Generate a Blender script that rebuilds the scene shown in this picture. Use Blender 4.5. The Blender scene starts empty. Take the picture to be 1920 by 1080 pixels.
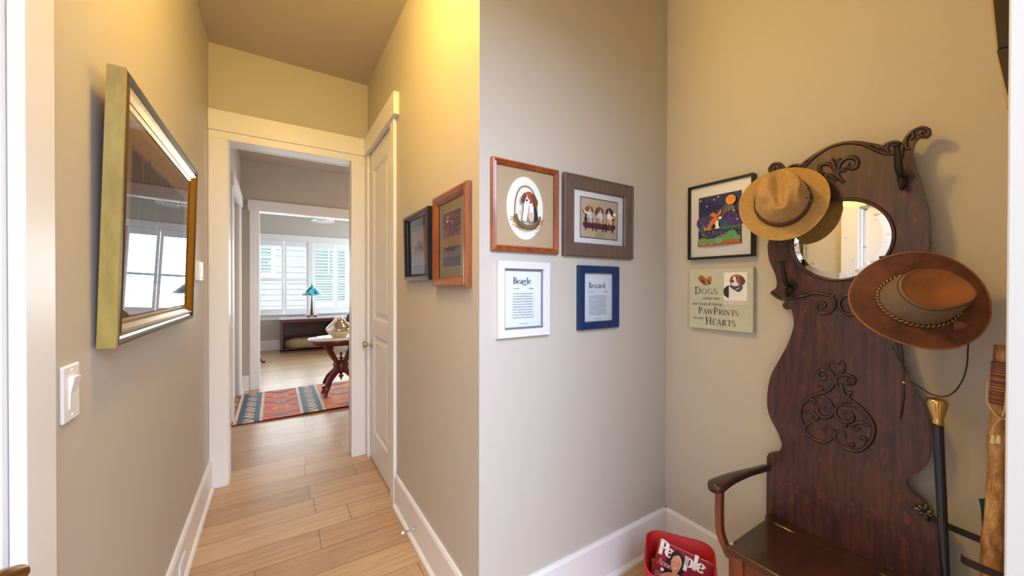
import bpy, bmesh, math, random
from mathutils import Vector, Matrix, Euler
PI = math.pi
random.seed(7)
sc = bpy.context.scene
COL = sc.collection

# ---------------------------------------------------------------- camera
cam_d = bpy.data.cameras.new('camera'); cam = bpy.data.objects.new('camera', cam_d); COL.objects.link(cam)
sc.camera = cam
cam_d.sensor_width = 36; cam_d.lens = 697.45 / 1920 * 36; cam_d.clip_start = .02; cam_d.clip_end = 200
cam.location = (0, 0, 1.37)
_y, _p, _r = [math.radians(a) for a in (32.4969, -.3073, .0968)]
_F = Vector((math.sin(_y) * math.cos(_p), math.cos(_y) * math.cos(_p), math.sin(_p)))
_R = Vector((math.cos(_y), -math.sin(_y), 0)); _U = _R.cross(_F)
_R, _U = math.cos(_r) * _R + math.sin(_r) * _U, -math.sin(_r) * _R + math.cos(_r) * _U
cam.rotation_euler = Matrix((_R, _U, -_F)).transposed().to_euler()

# ---------------------------------------------------------------- world, lights, exposure
sc.view_settings.view_transform = 'Standard'; sc.view_settings.look = 'None'
sc.view_settings.exposure = 0.12; sc.view_settings.gamma = 1.0; sc.view_settings.use_curve_mapping = False
w = bpy.data.worlds.new('sky'); sc.world = w; w.use_nodes = True
bg = w.node_tree.nodes['Background']; bg.inputs[0].default_value = (.82, .92, 1.0, 1); bg.inputs[1].default_value = 2.0

def area(name, loc, rot, sx, sy, power, color):
    l = bpy.data.lights.new(name, 'AREA'); l.shape = 'RECTANGLE'; l.size = sx; l.size_y = sy
    l.energy = power; l.color = color
    o = bpy.data.objects.new(name, l); COL.objects.link(o); o.location = loc; o.rotation_euler = rot
    return o
# added area light, as daylight through an unseen front doorway behind the camera
area('added_doorway_daylight', (.26, -1.7, 2.9), (math.radians(52), 0, 0), 2.0, 1.4, 140, (.60, .71, 1.0))
# daylight entering by the far room's windows
area('far_window_daylight', (1.0, 9.85, 1.6), (-PI / 2, 0, 0), 3.4, 1.9, 190, (.86, .94, 1.0))
# added fill for the middle room, outside a made-up side window
area('added_middle_fill', (3.4, 4.7, 1.6), (0, PI / 2, 0), 1.4, 1.3, 30, (.85, .92, 1.0))
area('added_far_side_fill', (3.9, 7.9, 1.6), (0, PI / 2, 0), 1.5, 1.9, 170, (.74, .87, 1.0))  # fill added to brighten the far room, source not seen
LAMP_POWER = 88.0

# ---------------------------------------------------------------- materials
MATS = {}
def srgb(h):
    if isinstance(h, str):
        h = h.lstrip('#'); c = [int(h[i:i + 2], 16) / 255 for i in (0, 2, 4)]
    else: c = [v / 255 for v in h]
    return tuple(((v + .055) / 1.055) ** 2.4 if v > .04045 else v / 12.92 for v in c) + (1,)
def newmat(name):
    m = bpy.data.materials.new(name); m.use_nodes = True
    return m, m.node_tree.nodes, m.node_tree.links, m.node_tree.nodes['Principled BSDF']
def tex(m, scale=(1, 1, 1), rot=(0, 0, 0)):
    N, L = m.node_tree.nodes, m.node_tree.links
    tc = N.new('ShaderNodeTexCoord'); mp = N.new('ShaderNodeMapping')
    mp.inputs['Scale'].default_value = scale; mp.inputs['Rotation'].default_value = rot
    L.new(tc.outputs['Object'], mp.inputs[0]); return mp.outputs[0]
def noise(m, vec, scale, detail=4, rough=.55):
    n = m.node_tree.nodes.new('ShaderNodeTexNoise'); n.inputs['Scale'].default_value = scale
    n.inputs['Detail'].default_value = detail; n.inputs['Roughness'].default_value = rough
    m.node_tree.links.new(vec, n.inputs['Vector']); return n.outputs[0]
def ramp(m, fac, stops):
    r = m.node_tree.nodes.new('ShaderNodeValToRGB'); e = r.color_ramp.elements
    while len(e) < len(stops): e.new(.5)
    for k, (p, c) in enumerate(stops): e[k].position = p; e[k].color = c
    m.node_tree.links.new(fac, r.inputs[0]); return r.outputs[0]
def bump(m, h, strength=.2, dist=.002):
    b = m.node_tree.nodes.new('ShaderNodeBump'); b.inputs['Strength'].default_value = strength
    b.inputs['Distance'].default_value = dist; m.node_tree.links.new(h, b.inputs['Height'])
    m.node_tree.links.new(b.outputs[0], m.node_tree.nodes['Principled BSDF'].inputs['Normal'])
def mix(m, fac, a, b, mode='MIX'):
    x = m.node_tree.nodes.new('ShaderNodeMix'); x.data_type = 'RGBA'; x.blend_type = mode
    for s, v in ((0, fac), (6, a), (7, b)):
        if hasattr(v, 'links'): m.node_tree.links.new(v, x.inputs[s])
        else: x.inputs[s].default_value = v
    return x.outputs[2]
def plain(name, col, rough=.5, metal=0., bumpy=0., bscale=60, vary=0., coat=0., spec=.5):
    if name in MATS: return MATS[name]
    m, N, L, P = newmat(name); c = srgb(col)
    P.inputs['Base Color'].default_value = c; P.inputs['Roughness'].default_value = rough
    P.inputs['Metallic'].default_value = metal; P.inputs['Coat Weight'].default_value = coat
    P.inputs['Coat Roughness'].default_value = .05; P.inputs['Specular IOR Level'].default_value = spec
    v = tex(m)
    n = noise(m, v, bscale)
    if vary:
        d = tuple(x * (1 - vary) for x in c[:3]) + (1,); u = tuple(min(1, x * (1 + vary)) for x in c[:3]) + (1,)
        L.new(ramp(m, n, [(.3, d), (.7, u)]), P.inputs['Base Color'])
    if bumpy: bump(m, n, bumpy, .002)
    MATS[name] = m; return m
def wood(name, a, b, axis=2, scale=9, stretch=12, rough=.35, coat=.2, fleck=None, bumps=.1):
    if name in MATS: return MATS[name]
    m, N, L, P = newmat(name)
    s = [stretch] * 3; s[axis] = 1
    v = tex(m, tuple(s)); n = noise(m, v, scale * .35, 6, .6)
    col = ramp(m, n, [(.32, srgb(a)), (.68, srgb(b))])
    if fleck:
        s2 = [1.6] * 3; s2[axis] = .55
        v2 = tex(m, tuple(s2), (.1, .35, .1)); f = noise(m, v2, 34, 4, .65)
        fr = ramp(m, f, [(.54, (0, 0, 0, 1)), (.62, (1, 1, 1, 1))])
        v3 = tex(m); f3 = ramp(m, noise(m, v3, 4, 2), [(.4, (0, 0, 0, 1)), (.65, (.75, .75, .75, 1))])
        mm = mix(m, 1.0, fr, f3, 'MULTIPLY')
        col = mix(m, mm, col, srgb(fleck))
    L.new(col, P.inputs['Base Color']); P.inputs['Roughness'].default_value = rough
    P.inputs['Coat Weight'].default_value = coat; P.inputs['Coat Roughness'].default_value = .15
    bump(m, n, bumps, .001)
    MATS[name] = m; return m

def wallmat(name, col):
    m, N, L, P = newmat(name)
    P.inputs['Base Color'].default_value = srgb(col); P.inputs['Roughness'].default_value = .55
    P.inputs['Specular IOR Level'].default_value = .3
    bump(m, noise(m, tex(m), 180, 3), .06, .001); return m
M_WALL = wallmat('greige_wall_paint', (198, 191, 181))
M_CEIL = wallmat('ceiling_paint', (200, 188, 170))
M_WHITE = plain('white_trim_paint', (238, 236, 236), .35, spec=.4)
M_DOOR = plain('white_door_paint', (236, 234, 234), .4)
def floormat():
    m, N, L, P = newmat('oak_plank_floor')
    v = tex(m)
    br = N.new('ShaderNodeTexBrick')
    br.offset = 0; br.squash = 1
    sp = N.new('ShaderNodeSeparateXYZ'); L.new(v, sp.inputs[0])
    def mth(op, a, b=0):
        q = N.new('ShaderNodeMath'); q.operation = op
        for i, z in enumerate((a, b)):
            if hasattr(z, 'links'): L.new(z, q.inputs[i])
            else: q.inputs[i].default_value = z
        return q.outputs[0]
    row = mth('FLOOR', mth('DIVIDE', sp.outputs[1], .18)); sh = mth('FRACT', mth('MULTIPLY', mth('SINE', mth('MULTIPLY', row, 12.9898)), 437.585))
    cx = N.new('ShaderNodeCombineXYZ'); L.new(mth('ADD', sp.outputs[0], mth('MULTIPLY', sh, 1.22)), cx.inputs[0]); L.new(sp.outputs[1], cx.inputs[1]); L.new(cx.outputs[0], br.inputs['Vector'])
    for k, val in (('Scale', 1.0), ('Mortar Size', .0022), ('Mortar Smooth', .1), ('Bias', 0), ('Brick Width', 1.22), ('Row Height', .18)): br.inputs[k].default_value = val
    br.inputs['Color1'].default_value = (0, 0, 0, 1); br.inputs['Color2'].default_value = (1, 1, 1, 1)
    br.inputs['Mortar'].default_value = (.5, .5, .5, 1)
    base = ramp(m, br.outputs['Color'], [(0, srgb((182, 146, 108))), (.35, srgb((204, 170, 130))), (.7, srgb((192, 155, 116))), (1, srgb((212, 180, 142)))])
    g = noise(m, tex(m, (1, 14, 14)), 3.2, 7, .65)
    gr = ramp(m, g, [(.3, (.58, .52, .46, 1)), (.62, (1.0, 1.0, 1.0, 1))])
    c = mix(m, .7, base, gr, 'MULTIPLY')
    k = noise(m, tex(m, (1, 3, 3)), 5.5, 3, .6)
    kr = ramp(m, k, [(.68, (1, 1, 1, 1)), (.78, (.62, .52, .42, 1))])
    c = mix(m, .6, c, kr, 'MULTIPLY')
    c = mix(m, br.outputs['Fac'], c, srgb((120, 92, 66)))
    L.new(c, P.inputs['Base Color']); P.inputs['Roughness'].default_value = .33
    bump(m, g, .05, .001)
    return m
M_FLOOR = floormat()
M_OAK = wood('dark_quartersawn_oak', (42, 26, 32), (90, 50, 46), 2, 15, 11, .34, .3, (116, 60, 46))
M_OAKX = wood('dark_oak_seat', (50, 28, 24), (80, 42, 32), 1, 9, 10, .25, .45)
M_OAKR = wood('reddish_oak_post', (98, 44, 26), (134, 66, 40), 2, 9, 12, .35, .3)
M_CARVE = wood('carved_dark_wood', (42, 22, 22), (70, 38, 34), 2, 12, 6, .35, .3)
M_IRON = plain('blackened_iron', (58, 48, 46), .45, .6, .3, 80)
M_BLACK = plain('black_paint', (22, 20, 22), .35)
M_BRASS = plain('polished_brass', (226, 192, 122), .22, 1.0)
M_ABRASS = plain('antique_brass', (150, 110, 62), .3, 1.0)
M_NICKEL = plain('satin_nickel', (196, 190, 180), .25, 1.0)
M_PLASTIC = plain('white_plastic', (240, 240, 240), .3)
def mirrormat():
    m, N, L, P = newmat('silvered_mirror_glass'); P.inputs['Metallic'].default_value = 1
    P.inputs['Base Color'].default_value = (.93, .93, .9, 1); P.inputs['Roughness'].default_value = .015
    n = noise(m, tex(m), 40, 3)
    L.new(ramp(m, n, [(.28, (.6, .58, .52, 1)), (.36, (.94, .94, .91, 1))]), P.inputs['Base Color']); return m
M_MIRROR = mirrormat()
def glassmat(name='picture_glass', ior=1.5, tint=(1, 1, 1, 1)):
    m = bpy.data.materials.new(name); m.use_nodes = True; N, L = m.node_tree.nodes, m.node_tree.links
    N.clear(); o = N.new('ShaderNodeOutputMaterial'); t = N.new('ShaderNodeBsdfTransparent'); t.inputs[0].default_value = tint
    g = N.new('ShaderNodeBsdfGlossy'); g.inputs['Roughness'].default_value = .01
    f = N.new('ShaderNodeFresnel'); f.inputs[0].default_value = ior; x = N.new('ShaderNodeMixShader')
    L.new(f.outputs[0], x.inputs[0]); L.new(t.outputs[0], x.inputs[1]); L.new(g.outputs[0], x.inputs[2]); L.new(x.outputs[0], o.inputs[0]); return m
M_GLASS = glassmat()

# ---------------------------------------------------------------- object helpers
def tag(o, label=None, cat=None, group=None, kind=None):
    if label: o['label'] = label
    if cat: o['category'] = cat
    if group: o['group'] = group
    if kind: o['kind'] = kind
    return o
def thing(name, label, cat, loc=(0, 0, 0), rot=(0, 0, 0), group=None):
    o = bpy.data.objects.new(name, None); COL.objects.link(o); o.empty_display_size = .05
    o.location = loc; o.rotation_euler = rot
    return tag(o, label, cat, group)
class MB:
    """collects shapes into one mesh"""
    def __init__(s): s.v = []; s.f = []; s.m = []; s.sm = []
    def add(s, vs, fs, mi=0, smooth=False):
        b = len(s.v); s.v += [tuple(p) for p in vs]
        for f in fs: s.f.append([i + b for i in f]); s.m.append(mi); s.sm.append(smooth)
    def box(s, x0, y0, z0, x1, y1, z1, mi=0):
        vs = [(x, y, z) for x in (x0, x1) for y in (y0, y1) for z in (z0, z1)]
        s.add(vs, [(0, 1, 3, 2), (4, 6, 7, 5), (0, 4, 5, 1), (2, 3, 7, 6), (0, 2, 6, 4), (1, 5, 7, 3)], mi)
    def tube(s, path, r, n=10, mi=0, closed=False, squash=1.0):
        P = [Vector(p) for p in path]; k = len(P)
        R = r if isinstance(r, (list, tuple)) else [r] * k
        up = None; rings = []
        for i in range(k):
            if closed: t = (P[(i + 1) % k] - P[i - 1]).normalized()
            else: t = (P[min(i + 1, k - 1)] - P[max(i - 1, 0)]).normalized()
            if up is None:
                a = Vector((0, 0, 1)) if abs(t.z) < .9 else Vector((0, 1, 0)); up = (a - t * a.dot(t)).normalized()
            else:
                up = up - t * up.dot(t)
                up = up.normalized() if up.length > 1e-6 else Vector((1, 0, 0))
            sd = t.cross(up)
            rings.append([P[i] + R[i] * (math.cos(2 * PI * j / n) * up + squash * math.sin(2 * PI * j / n) * sd) for j in range(n)])
        vs = [p for q in rings for p in q]; fs = []
        for i in range(k if closed else k - 1):
            a = i * n; b = ((i + 1) % k) * n
            for j in range(n): fs.append((a + j, a + (j + 1) % n, b + (j + 1) % n, b + j))
        if not closed: fs += [tuple(range(n))[::-1], tuple(range((k - 1) * n, k * n))]
        s.add(vs, fs, mi, True)
    def lathe(s, prof, n=32, c=(0, 0, 0), mi=0, sx=1, sy=1, smooth=True, flute=None):
        vs = []
        for (r, z) in prof:
            for j in range(n):
                a = 2 * PI * j / n; rr = r * (1 + (flute(a, z) if flute else 0))
                vs.append((c[0] + rr * math.cos(a) * sx, c[1] + rr * math.sin(a) * sy, c[2] + z))
        fs = []
        for i in range(len(prof) - 1):
            for j in range(n): fs.append((i * n + j, i * n + (j + 1) % n, (i + 1) * n + (j + 1) % n, (i + 1) * n + j))
        if prof[0][0] > 1e-5: fs.append(tuple(range(n))[::-1])
        if prof[-1][0] > 1e-5: fs.append(tuple(range((len(prof) - 1) * n, len(prof) * n)))
        s.add(vs, fs, mi, smooth)
    def prism(s, pts, y0, y1, mi=0, axis='y'):
        """polygon in (x,z) extruded from y0 to y1"""
        n = len(pts)
        mk = {'y': lambda p, d: (p[0], d, p[1]), 'z': lambda p, d: (p[0], p[1], d), 'x': lambda p, d: (d, p[0], p[1])}[axis]
        vs = [mk(p, y0) for p in pts] + [mk(p, y1) for p in pts]
        s.add(vs, [tuple(range(n)), tuple(range(n, 2 * n))[::-1]] + [(i, i + n, (i + 1) % n + n, (i + 1) % n) for i in range(n)], mi)
    def xform(s, M, start=0):
        for i in range(start, len(s.v)): s.v[i] = tuple(M @ Vector(s.v[i]))
    def build(s, name, mat, parent=None, bevel=0., seg=2, subd=0, normals=True):
        me = bpy.data.meshes.new(name); me.from_pydata(s.v, [], s.f)
        for m in (mat if isinstance(mat, (list, tuple)) else [mat]): me.materials.append(m)
        for p, mi, sm in zip(me.polygons, s.m, s.sm): p.material_index = mi; p.use_smooth = sm
        if normals:
            b = bmesh.new(); b.from_mesh(me); bmesh.ops.recalc_face_normals(b, faces=b.faces); b.to_mesh(me); b.free()
        me.update()
        o = bpy.data.objects.new(name, me); COL.objects.link(o); o.parent = parent
        if bevel:
            q = o.modifiers.new('bevel', 'BEVEL'); q.width = bevel; q.segments = seg; q.limit_method = 'ANGLE'; q.angle_limit = math.radians(40)
            q.harden_normals = False
        if subd:
            q = o.modifiers.new('subd', 'SUBSURF'); q.levels = subd; q.render_levels = subd
        return o
def struct(name, mb, mat, parent=None, **k):
    o = mb.build(name, mat, parent, **k); o['kind'] = 'structure'; return o
def smoothpath(pts, sub=5):
    """Catmull-Rom through 2D/3D points"""
    out = []; n = len(pts)
    for i in range(n - 1):
        p0, p1, p2, p3 = pts[max(i - 1, 0)], pts[i], pts[i + 1], pts[min(i + 2, n - 1)]
        for k in range(sub):
            t = k / sub
            out.append(tuple(.5 * (2 * b + (c - a) * t + (2 * a - 5 * b + 4 * c - d) * t * t + (3 * b - a - 3 * c + d) * t ** 3) for a, b, c, d in zip(p0, p1, p2, p3)))
    out.append(tuple(pts[-1])); return out
def panel_curve(name, loops, thick, bev, mat, parent, yc=0.):
    """flat board with holes, in the local x-z plane, thickness along y"""
    b = bmesh.new(); ed = []
    for lp in loops:
        vs = [b.verts.new((x, yc - thick / 2, z)) for x, z in lp]
        ed += [b.edges.new((vs[i], vs[(i + 1) % len(vs)])) for i in range(len(vs))]
    bmesh.ops.triangle_fill(b, edges=ed, use_beauty=True)
    r = bmesh.ops.extrude_face_region(b, geom=b.faces[:])
    bmesh.ops.translate(b, verts=[v for v in r['geom'] if isinstance(v, bmesh.types.BMVert)], vec=(0, thick, 0))
    bmesh.ops.recalc_face_normals(b, faces=b.faces)
    me = bpy.data.meshes.new(name); b.to_mesh(me); b.free(); me.materials.append(mat)
    o = bpy.data.objects.new(name, me); COL.objects.link(o); o.parent = parent
    q = o.modifiers.new('bevel', 'BEVEL'); q.width = bev; q.segments = 2; q.limit_method = 'ANGLE'; q.angle_limit = math.radians(50)
    return o
def text_polys(txt, size, shear=0., align='LEFT', bold=0., sx=1.):
    cu = bpy.data.curves.new('lettering', 'FONT'); cu.body = txt; cu.size = size; cu.shear = shear; cu.align_x = align; cu.offset = bold
    cu.resolution_u = 3
    t = bpy.data.objects.new('lettering', cu); COL.objects.link(t)
    dg = bpy.context.evaluated_depsgraph_get(); me = bpy.data.meshes.new_from_object(t.evaluated_get(dg))
    r = ([(v.co.x * sx, v.co.y) for v in me.vertices], [tuple(p.vertices) for p in me.polygons])
    bpy.data.objects.remove(t); bpy.data.meshes.remove(me); bpy.data.curves.remove(cu); return r

# high-contrast serif lettering drawn from strokes
def G(ch):
    st = lambda x, a=0, b=1: [('v', x, a, b), ('s', x, a), ('s', x, b)]
    g = {
     'B': (.66, st(.17) + [('a', .25, .745, .27, .255, -90, 90), ('a', .25, .265, .33, .265, -90, 90), ('t', .1, .5, .3, .5), ('t', .1, 1, .3, 1), ('t', .1, 0, .3, 0)]),
     'R': (.70, st(.17) + [('a', .25, .74, .27, .26, -90, 90), ('t', .1, .48, .3, .48), ('t', .1, 1, .3, 1), ('T', .38, .46, .62, 0), ('s', .64, 0)]),
     'P': (.62, st(.17) + [('a', .25, .72, .29, .28, -90, 90), ('t', .1, .44, .3, .44), ('t', .1, 1, .3, 1)]),
     'D': (.76, st(.17) + [('a', .22, .5, .44, .5, -90, 90), ('t', .1, 1, .24, 1), ('t', .1, 0, .24, 0)]),
     'O': (.82, [('a', .41, .5, .33, .5, 0, 360)]),
     'G': (.82, [('a', .41, .5, .33, .5, 40, 325), ('v', .68, .05, .42), ('s', .68, .42)]),
     'S': (.56, [('a', .28, .74, .19, .25, 30, 270), ('a', .28, .25, .2, .25, -140, 90)]),
     'A': (.80, [('t', .1, 0, .38, 1), ('T', .38, 1, .66, 0), ('t', .2, .34, .56, .34), ('s', .1, 0), ('s', .67, 0)]),
     'W': (1.06, [('T', .1, 1, .32, 0), ('t', .32, 0, .52, 1), ('T', .52, 1, .74, 0), ('t', .74, 0, .96, 1), ('s', .1, 1), ('s', .96, 1)]),
     'I': (.34, st(.17)),
     'N': (.82, [('t', .14, 0, .14, 1), ('T', .14, 1, .66, 0), ('t', .66, 0, .66, 1), ('s', .14, 0), ('s', .12, 1), ('s', .66, 1)]),
     'T': (.68, [('v', .34, 0, 1), ('s', .34, 0), ('t', .05, .99, .63, .99), ('t', .06, .84, .06, 1), ('t', .62, .84, .62, 1)]),
     'H': (.82, st(.17) + st(.65) + [('t', .17, .5, .65, .5)]),
     'E': (.64, st(.17) + [('t', .1, .99, .58, .99), ('t', .1, .5, .45, .5), ('t', .1, .01, .6, .01), ('t', .57, .84, .57, 1), ('t', .6, 0, .6, .17)]),
     'e': (.54, [('a', .27, .32, .2, .32, 15, 325), ('t', .09, .34, .46, .34)]),
     'a': (.58, [('a', .22, .18, .15, .18, 0, 360), ('v', .42, .03, .48), ('a', .25, .46, .17, .17, 0, 150), ('s', .48, 0)]),
     'g': (.58, [('a', .25, .44, .16, .19, 0, 360), ('a', .27, -.1, .2, .14, 0, 360), ('t', .15, .22, .15, .05), ('t', .36, .56, .52, .62)]),
     'l': (.32, st(.16)),
     's': (.44, [('a', .22, .47, .14, .15, 30, 270), ('a', .22, .16, .15, .16, -150, 90)]),
     'c': (.50, [('a', .27, .32, .2, .32, 45, 320)]),
     'u': (.62, [('v', .14, .12, .62), ('s', .12, .62), ('a', .29, .14, .15, .14, 180, 360), ('v', .46, 0, .62), ('s', .44, .62), ('s', .5, 0)]),
     'd': (.60, [('a', .25, .31, .18, .31, 0, 360), ('v', .44, 0, 1), ('s', .42, 1), ('s', .48, 0)]),
     'n': (.62, [('v', .14, 0, .62), ('s', .14, 0), ('s', .12, .62), ('a', .29, .46, .16, .16, 0, 170), ('v', .46, 0, .46), ('s', .46, 0)]),
     'o': (.56, [('a', .28, .32, .2, .32, 0, 360)]),
     'p': (.62, [('v', .15, -.3, .62), ('s', .15, -.3), ('s', .12, .62), ('a', .33, .31, .18, .31, 0, 360)]),
     ' ': (.3, []),
    }
    return g[ch]
class Art:
    """flat coloured shapes printed on a sheet, local x right, z up, y towards the wall"""
    def __init__(s, step=.00012): s.mb = MB(); s.mats = []; s.k = 0; s.step = step; s.cols = {}
    def mi(s, col, rough=.6):
        key = str(col)
        if key not in s.cols:
            m = plain('print_ink_' + ('%02x%02x%02x' % tuple(col) if not isinstance(col, str) else col.strip('#')), col, rough)
            s.cols[key] = len(s.mats); s.mats.append(m)
        return s.cols[key]
    def face(s, col, pts):
        s.k += 1; y = -s.k * s.step
        s.mb.add([(x, y, z) for x, z in pts], [tuple(range(len(pts)))], s.mi(col))
    def rect(s, col, x0, z0, x1, z1): s.face(col, [(x0, z0), (x1, z0), (x1, z1), (x0, z1)])
    def ell(s, col, cx, cz, rx, rz, rot=0, n=24, a0=0, a1=360):
        c, q = math.cos(math.radians(rot)), math.sin(math.radians(rot)); P = []
        full = a1 - a0 >= 360; nn = n if full else n + 1
        for i in range(nn):
            a = math.radians(a0 + (a1 - a0) * i / n); x, z = rx * math.cos(a), rz * math.sin(a)
            P.append((cx + c * x - q * z, cz + q * x + c * z))
        s.face(col, P)
    def blob(s, col, pts, sub=4):
        n = len(pts); P = []
        for i in range(n):
            p0, p1, p2, p3 = pts[i - 1], pts[i], pts[(i + 1) % n], pts[(i + 2) % n]
            for k in range(sub):
                t = k / sub
                P.append(tuple(.5 * (2 * b + (c - a) * t + (2 * a - 5 * b + 4 * c - d) * t * t + (3 * b - a - 3 * c + d) * t ** 3) for a, b, c, d in zip(p0, p1, p2, p3)))
        s.face(col, P)
    def rib(s, col, pts, w, same=False):
        if not same: s.k += 1
        y = -s.k * s.step; n = len(pts); W_ = w if isinstance(w, (list, tuple)) else [w] * n; vs = []
        for i in range(n):
            a, b = pts[max(i - 1, 0)], pts[min(i + 1, n - 1)]; dx, dz = b[0] - a[0], b[1] - a[1]; l = math.hypot(dx, dz) or 1
            nx, nz = -dz / l * W_[i] / 2, dx / l * W_[i] / 2
            vs += [(pts[i][0] + nx, y, pts[i][1] + nz), (pts[i][0] - nx, y, pts[i][1] - nz)]
        s.mb.add(vs, [(2 * i, 2 * i + 1, 2 * i + 3, 2 * i + 2) for i in range(n - 1)], s.mi(col))
    def serif(s, col, txt, x, z, h, T=.17, t=.045, track=1.0, caps=1.0, xs=1.0):
        s.k += 1
        for i, ch in enumerate(txt):
            hh = h if i == 0 or caps == 1.0 else h * caps
            adv, els = G(ch); R = lambda pts, w: s.rib(col, [(x + p * hh * xs, z + q * hh) for p, q in pts], [v * hh for v in w] if isinstance(w, list) else w * hh, True)
            for e in els:
                if e[0] == 'v': R([(e[1], e[2]), (e[1], e[3])], T)
                elif e[0] == 's': R([(e[1] - .13, e[2] + (.02 if e[2] < .3 else -.02)), (e[1] + .13, e[2] + (.02 if e[2] < .3 else -.02))], t)
                elif e[0] == 't': R([(e[1], e[2]), (e[3], e[4])], t)
                elif e[0] == 'T': R([(e[1], e[2]), (e[3], e[4])], T)
                else:
                    _, cx, cz, rx, rz, a0, a1 = e; P = []; w = []
                    for j in range(17):
                        a = math.radians(a0 + (a1 - a0) * j / 16); P.append((cx + rx * math.cos(a), cz + (rz - t / 2) * math.sin(a))); w.append(t + (T - t) * math.cos(a) ** 2)
                    R(P, w)
            x += adv * hh * track * xs
        return x
    def text(s, col, txt, x, z, size, shear=0., align='LEFT', bold=0., sx=1.):
        s.k += 1; y = -s.k * s.step; vs, fs = text_polys(txt, size, shear, align, bold, sx)
        s.mb.add([(x + a, y, z + b) for a, b in vs], fs, s.mi(col))
    def squiggle_lines(s, col, x0, x1, ztop, dz, n, h, seed=1):
        rnd = random.Random(seed); s.k += 1; y = -s.k * s.step; mi = s.mi(col)
        for i in range(n):
            x = x0; z = ztop - i * dz; end = x1 - rnd.random() * (x1 - x0) * .1
            while x < end:
                wl = rnd.uniform(1.5, 6) * h
                xx = x
                while xx < min(x + wl, end):
                    u = h * rnd.uniform(.28, .4); hh = h * rnd.choice([.62, .62, .62, 1])
                    s.mb.add([(xx, y, z), (xx + u, y, z), (xx + u, y, z + hh), (xx, y, z + hh)], [(0, 1, 2, 3)], mi)
                    xx += u * 1.7
                x += wl + h * .45
    def build(s, name, parent, base=None, loc=(0, 0, 0)):
        o = s.mb.build(name, s.mats, parent, normals=False); o.location = loc
        return o
def ring(mb, w, h, prof, mi=0, closed=True):
    """mitred frame: profile of (inset, y) points swept round a w x h rectangle centred on the origin"""
    n = len(prof); vs = []
    for (cx, cz) in ((-1, -1), (1, -1), (1, 1), (-1, 1)):
        for (i, y) in prof: vs.append((cx * (w / 2 - i), y, cz * (h / 2 - i)))
    fs = []
    for c in range(4):
        a, b = c * n, ((c + 1) % 4) * n
        for j in range(n if closed else n - 1): fs.append((a + j, a + (j + 1) % n, b + (j + 1) % n, b + j))
    mb.add(vs, fs, mi)
RZ = {'alcove': 0, 'tree': -PI / 2, 'left': PI / 2}
def frame(label, w, h, prof, fmat, loc, rotz, mats=None, tilt=0., glass=True, mat_w=None, mat_col=None, glass_y=None, name='picture_frame', cat='picture'):
    t = thing(name, label, cat, loc, (tilt, 0, rotz))
    mb = MB(); ring(mb, w, h, prof); mb.build('frame_moulding', fmat, t)
    ins = max(p[0] for p in prof) - .004; yb = glass_y if glass_y is not None else -.008
    m2 = MB(); m2.box(-w / 2 + .004, -.001, -h / 2 + .004, w / 2 - .004, -.004, h / 2 - .004); m2.build('backing_board', plain('brown_kraft', (150, 120, 85), .8), t)
    if mat_w is not None:
        m3 = MB(); iw, ih = w - 2 * ins, h - 2 * ins
        ring(m3, iw, ih, [(0, yb), (mat_w[0], yb), (mat_w[0], yb + .0015), (0, yb + .0015)]) if not isinstance(mat_w, dict) else None
        m3.build('mat_board', plain('mat_' + ('%02x%02x%02x' % tuple(mat_col)), mat_col, .7), t)
    if glass:
        g = MB(); iw, ih = w / 2 - ins, h / 2 - ins; yg = yb - .003
        g.add([(-iw, yg, -ih), (iw, yg, -ih), (iw, yg, ih), (-iw, yg, ih)], [(0, 1, 2, 3)]); g.build('glass_pane', M_GLASS, t, normals=False)
    return t

# contours and carving centre lines of the hall tree, metres in its own frame (x right, z up)
LEFT=[(-0.234,0.362),(-0.235,0.439),(-0.234,0.677),(-0.226,0.695),(-0.188,0.716),(-0.181,0.742),(-0.185,0.759),(-0.198,0.793),(-0.219,0.829),(-0.233,0.875),(-0.233,0.94),(-0.222,1.008),(-0.198,1.066),(-0.172,1.123),(-0.153,1.178),(-0.144,1.22),(-0.146,1.251),(-0.153,1.283),(-0.167,1.279),(-0.178,1.286),(-0.182,1.294),(-0.18,1.305),(-0.171,1.314),(-0.195,1.321),(-0.212,1.336),(-0.222,1.346),(-0.219,1.353),(-0.208,1.36),(-0.203,1.371),(-0.202,1.387),(-0.207,1.415),(-0.22,1.45),(-0.23,1.478),(-0.234,1.509),(-0.236,1.537)]
RLOW=[(0.13,1.167),(0.137,1.159),(0.15,1.122),(0.167,1.076),(0.184,1.031),(0.198,0.998),(0.206,0.966),(0.211,0.927),(0.212,0.884),(0.212,0.86),(0.207,0.828),(0.197,0.801),(0.175,0.775),(0.161,0.757),(0.164,0.738),(0.175,0.721),(0.197,0.705),(0.214,0.681),(0.228,0.655),(0.24,0.606),(0.239,0.565)]
TOP=[(-0.113,1.841),(-0.093,1.851),(-0.072,1.863),(-0.048,1.873),(-0.019,1.875),(0.004,1.876),(0.026,1.87),(0.052,1.858),(0.086,1.835),(0.099,1.836),(0.113,1.841),(0.128,1.842),(0.14,1.837),(0.149,1.825),(0.154,1.835),(0.166,1.853),(0.179,1.864),(0.192,1.866),(0.201,1.859),(0.208,1.847),(0.208,1.839),(0.201,1.83),(0.193,1.831),(0.183,1.834),(0.176,1.825),(0.171,1.807),(0.17,1.788),(0.174,1.759),(0.182,1.72),(0.191,1.68),(0.199,1.634),(0.205,1.6),(0.208,1.554),(0.208,1.497)]
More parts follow.
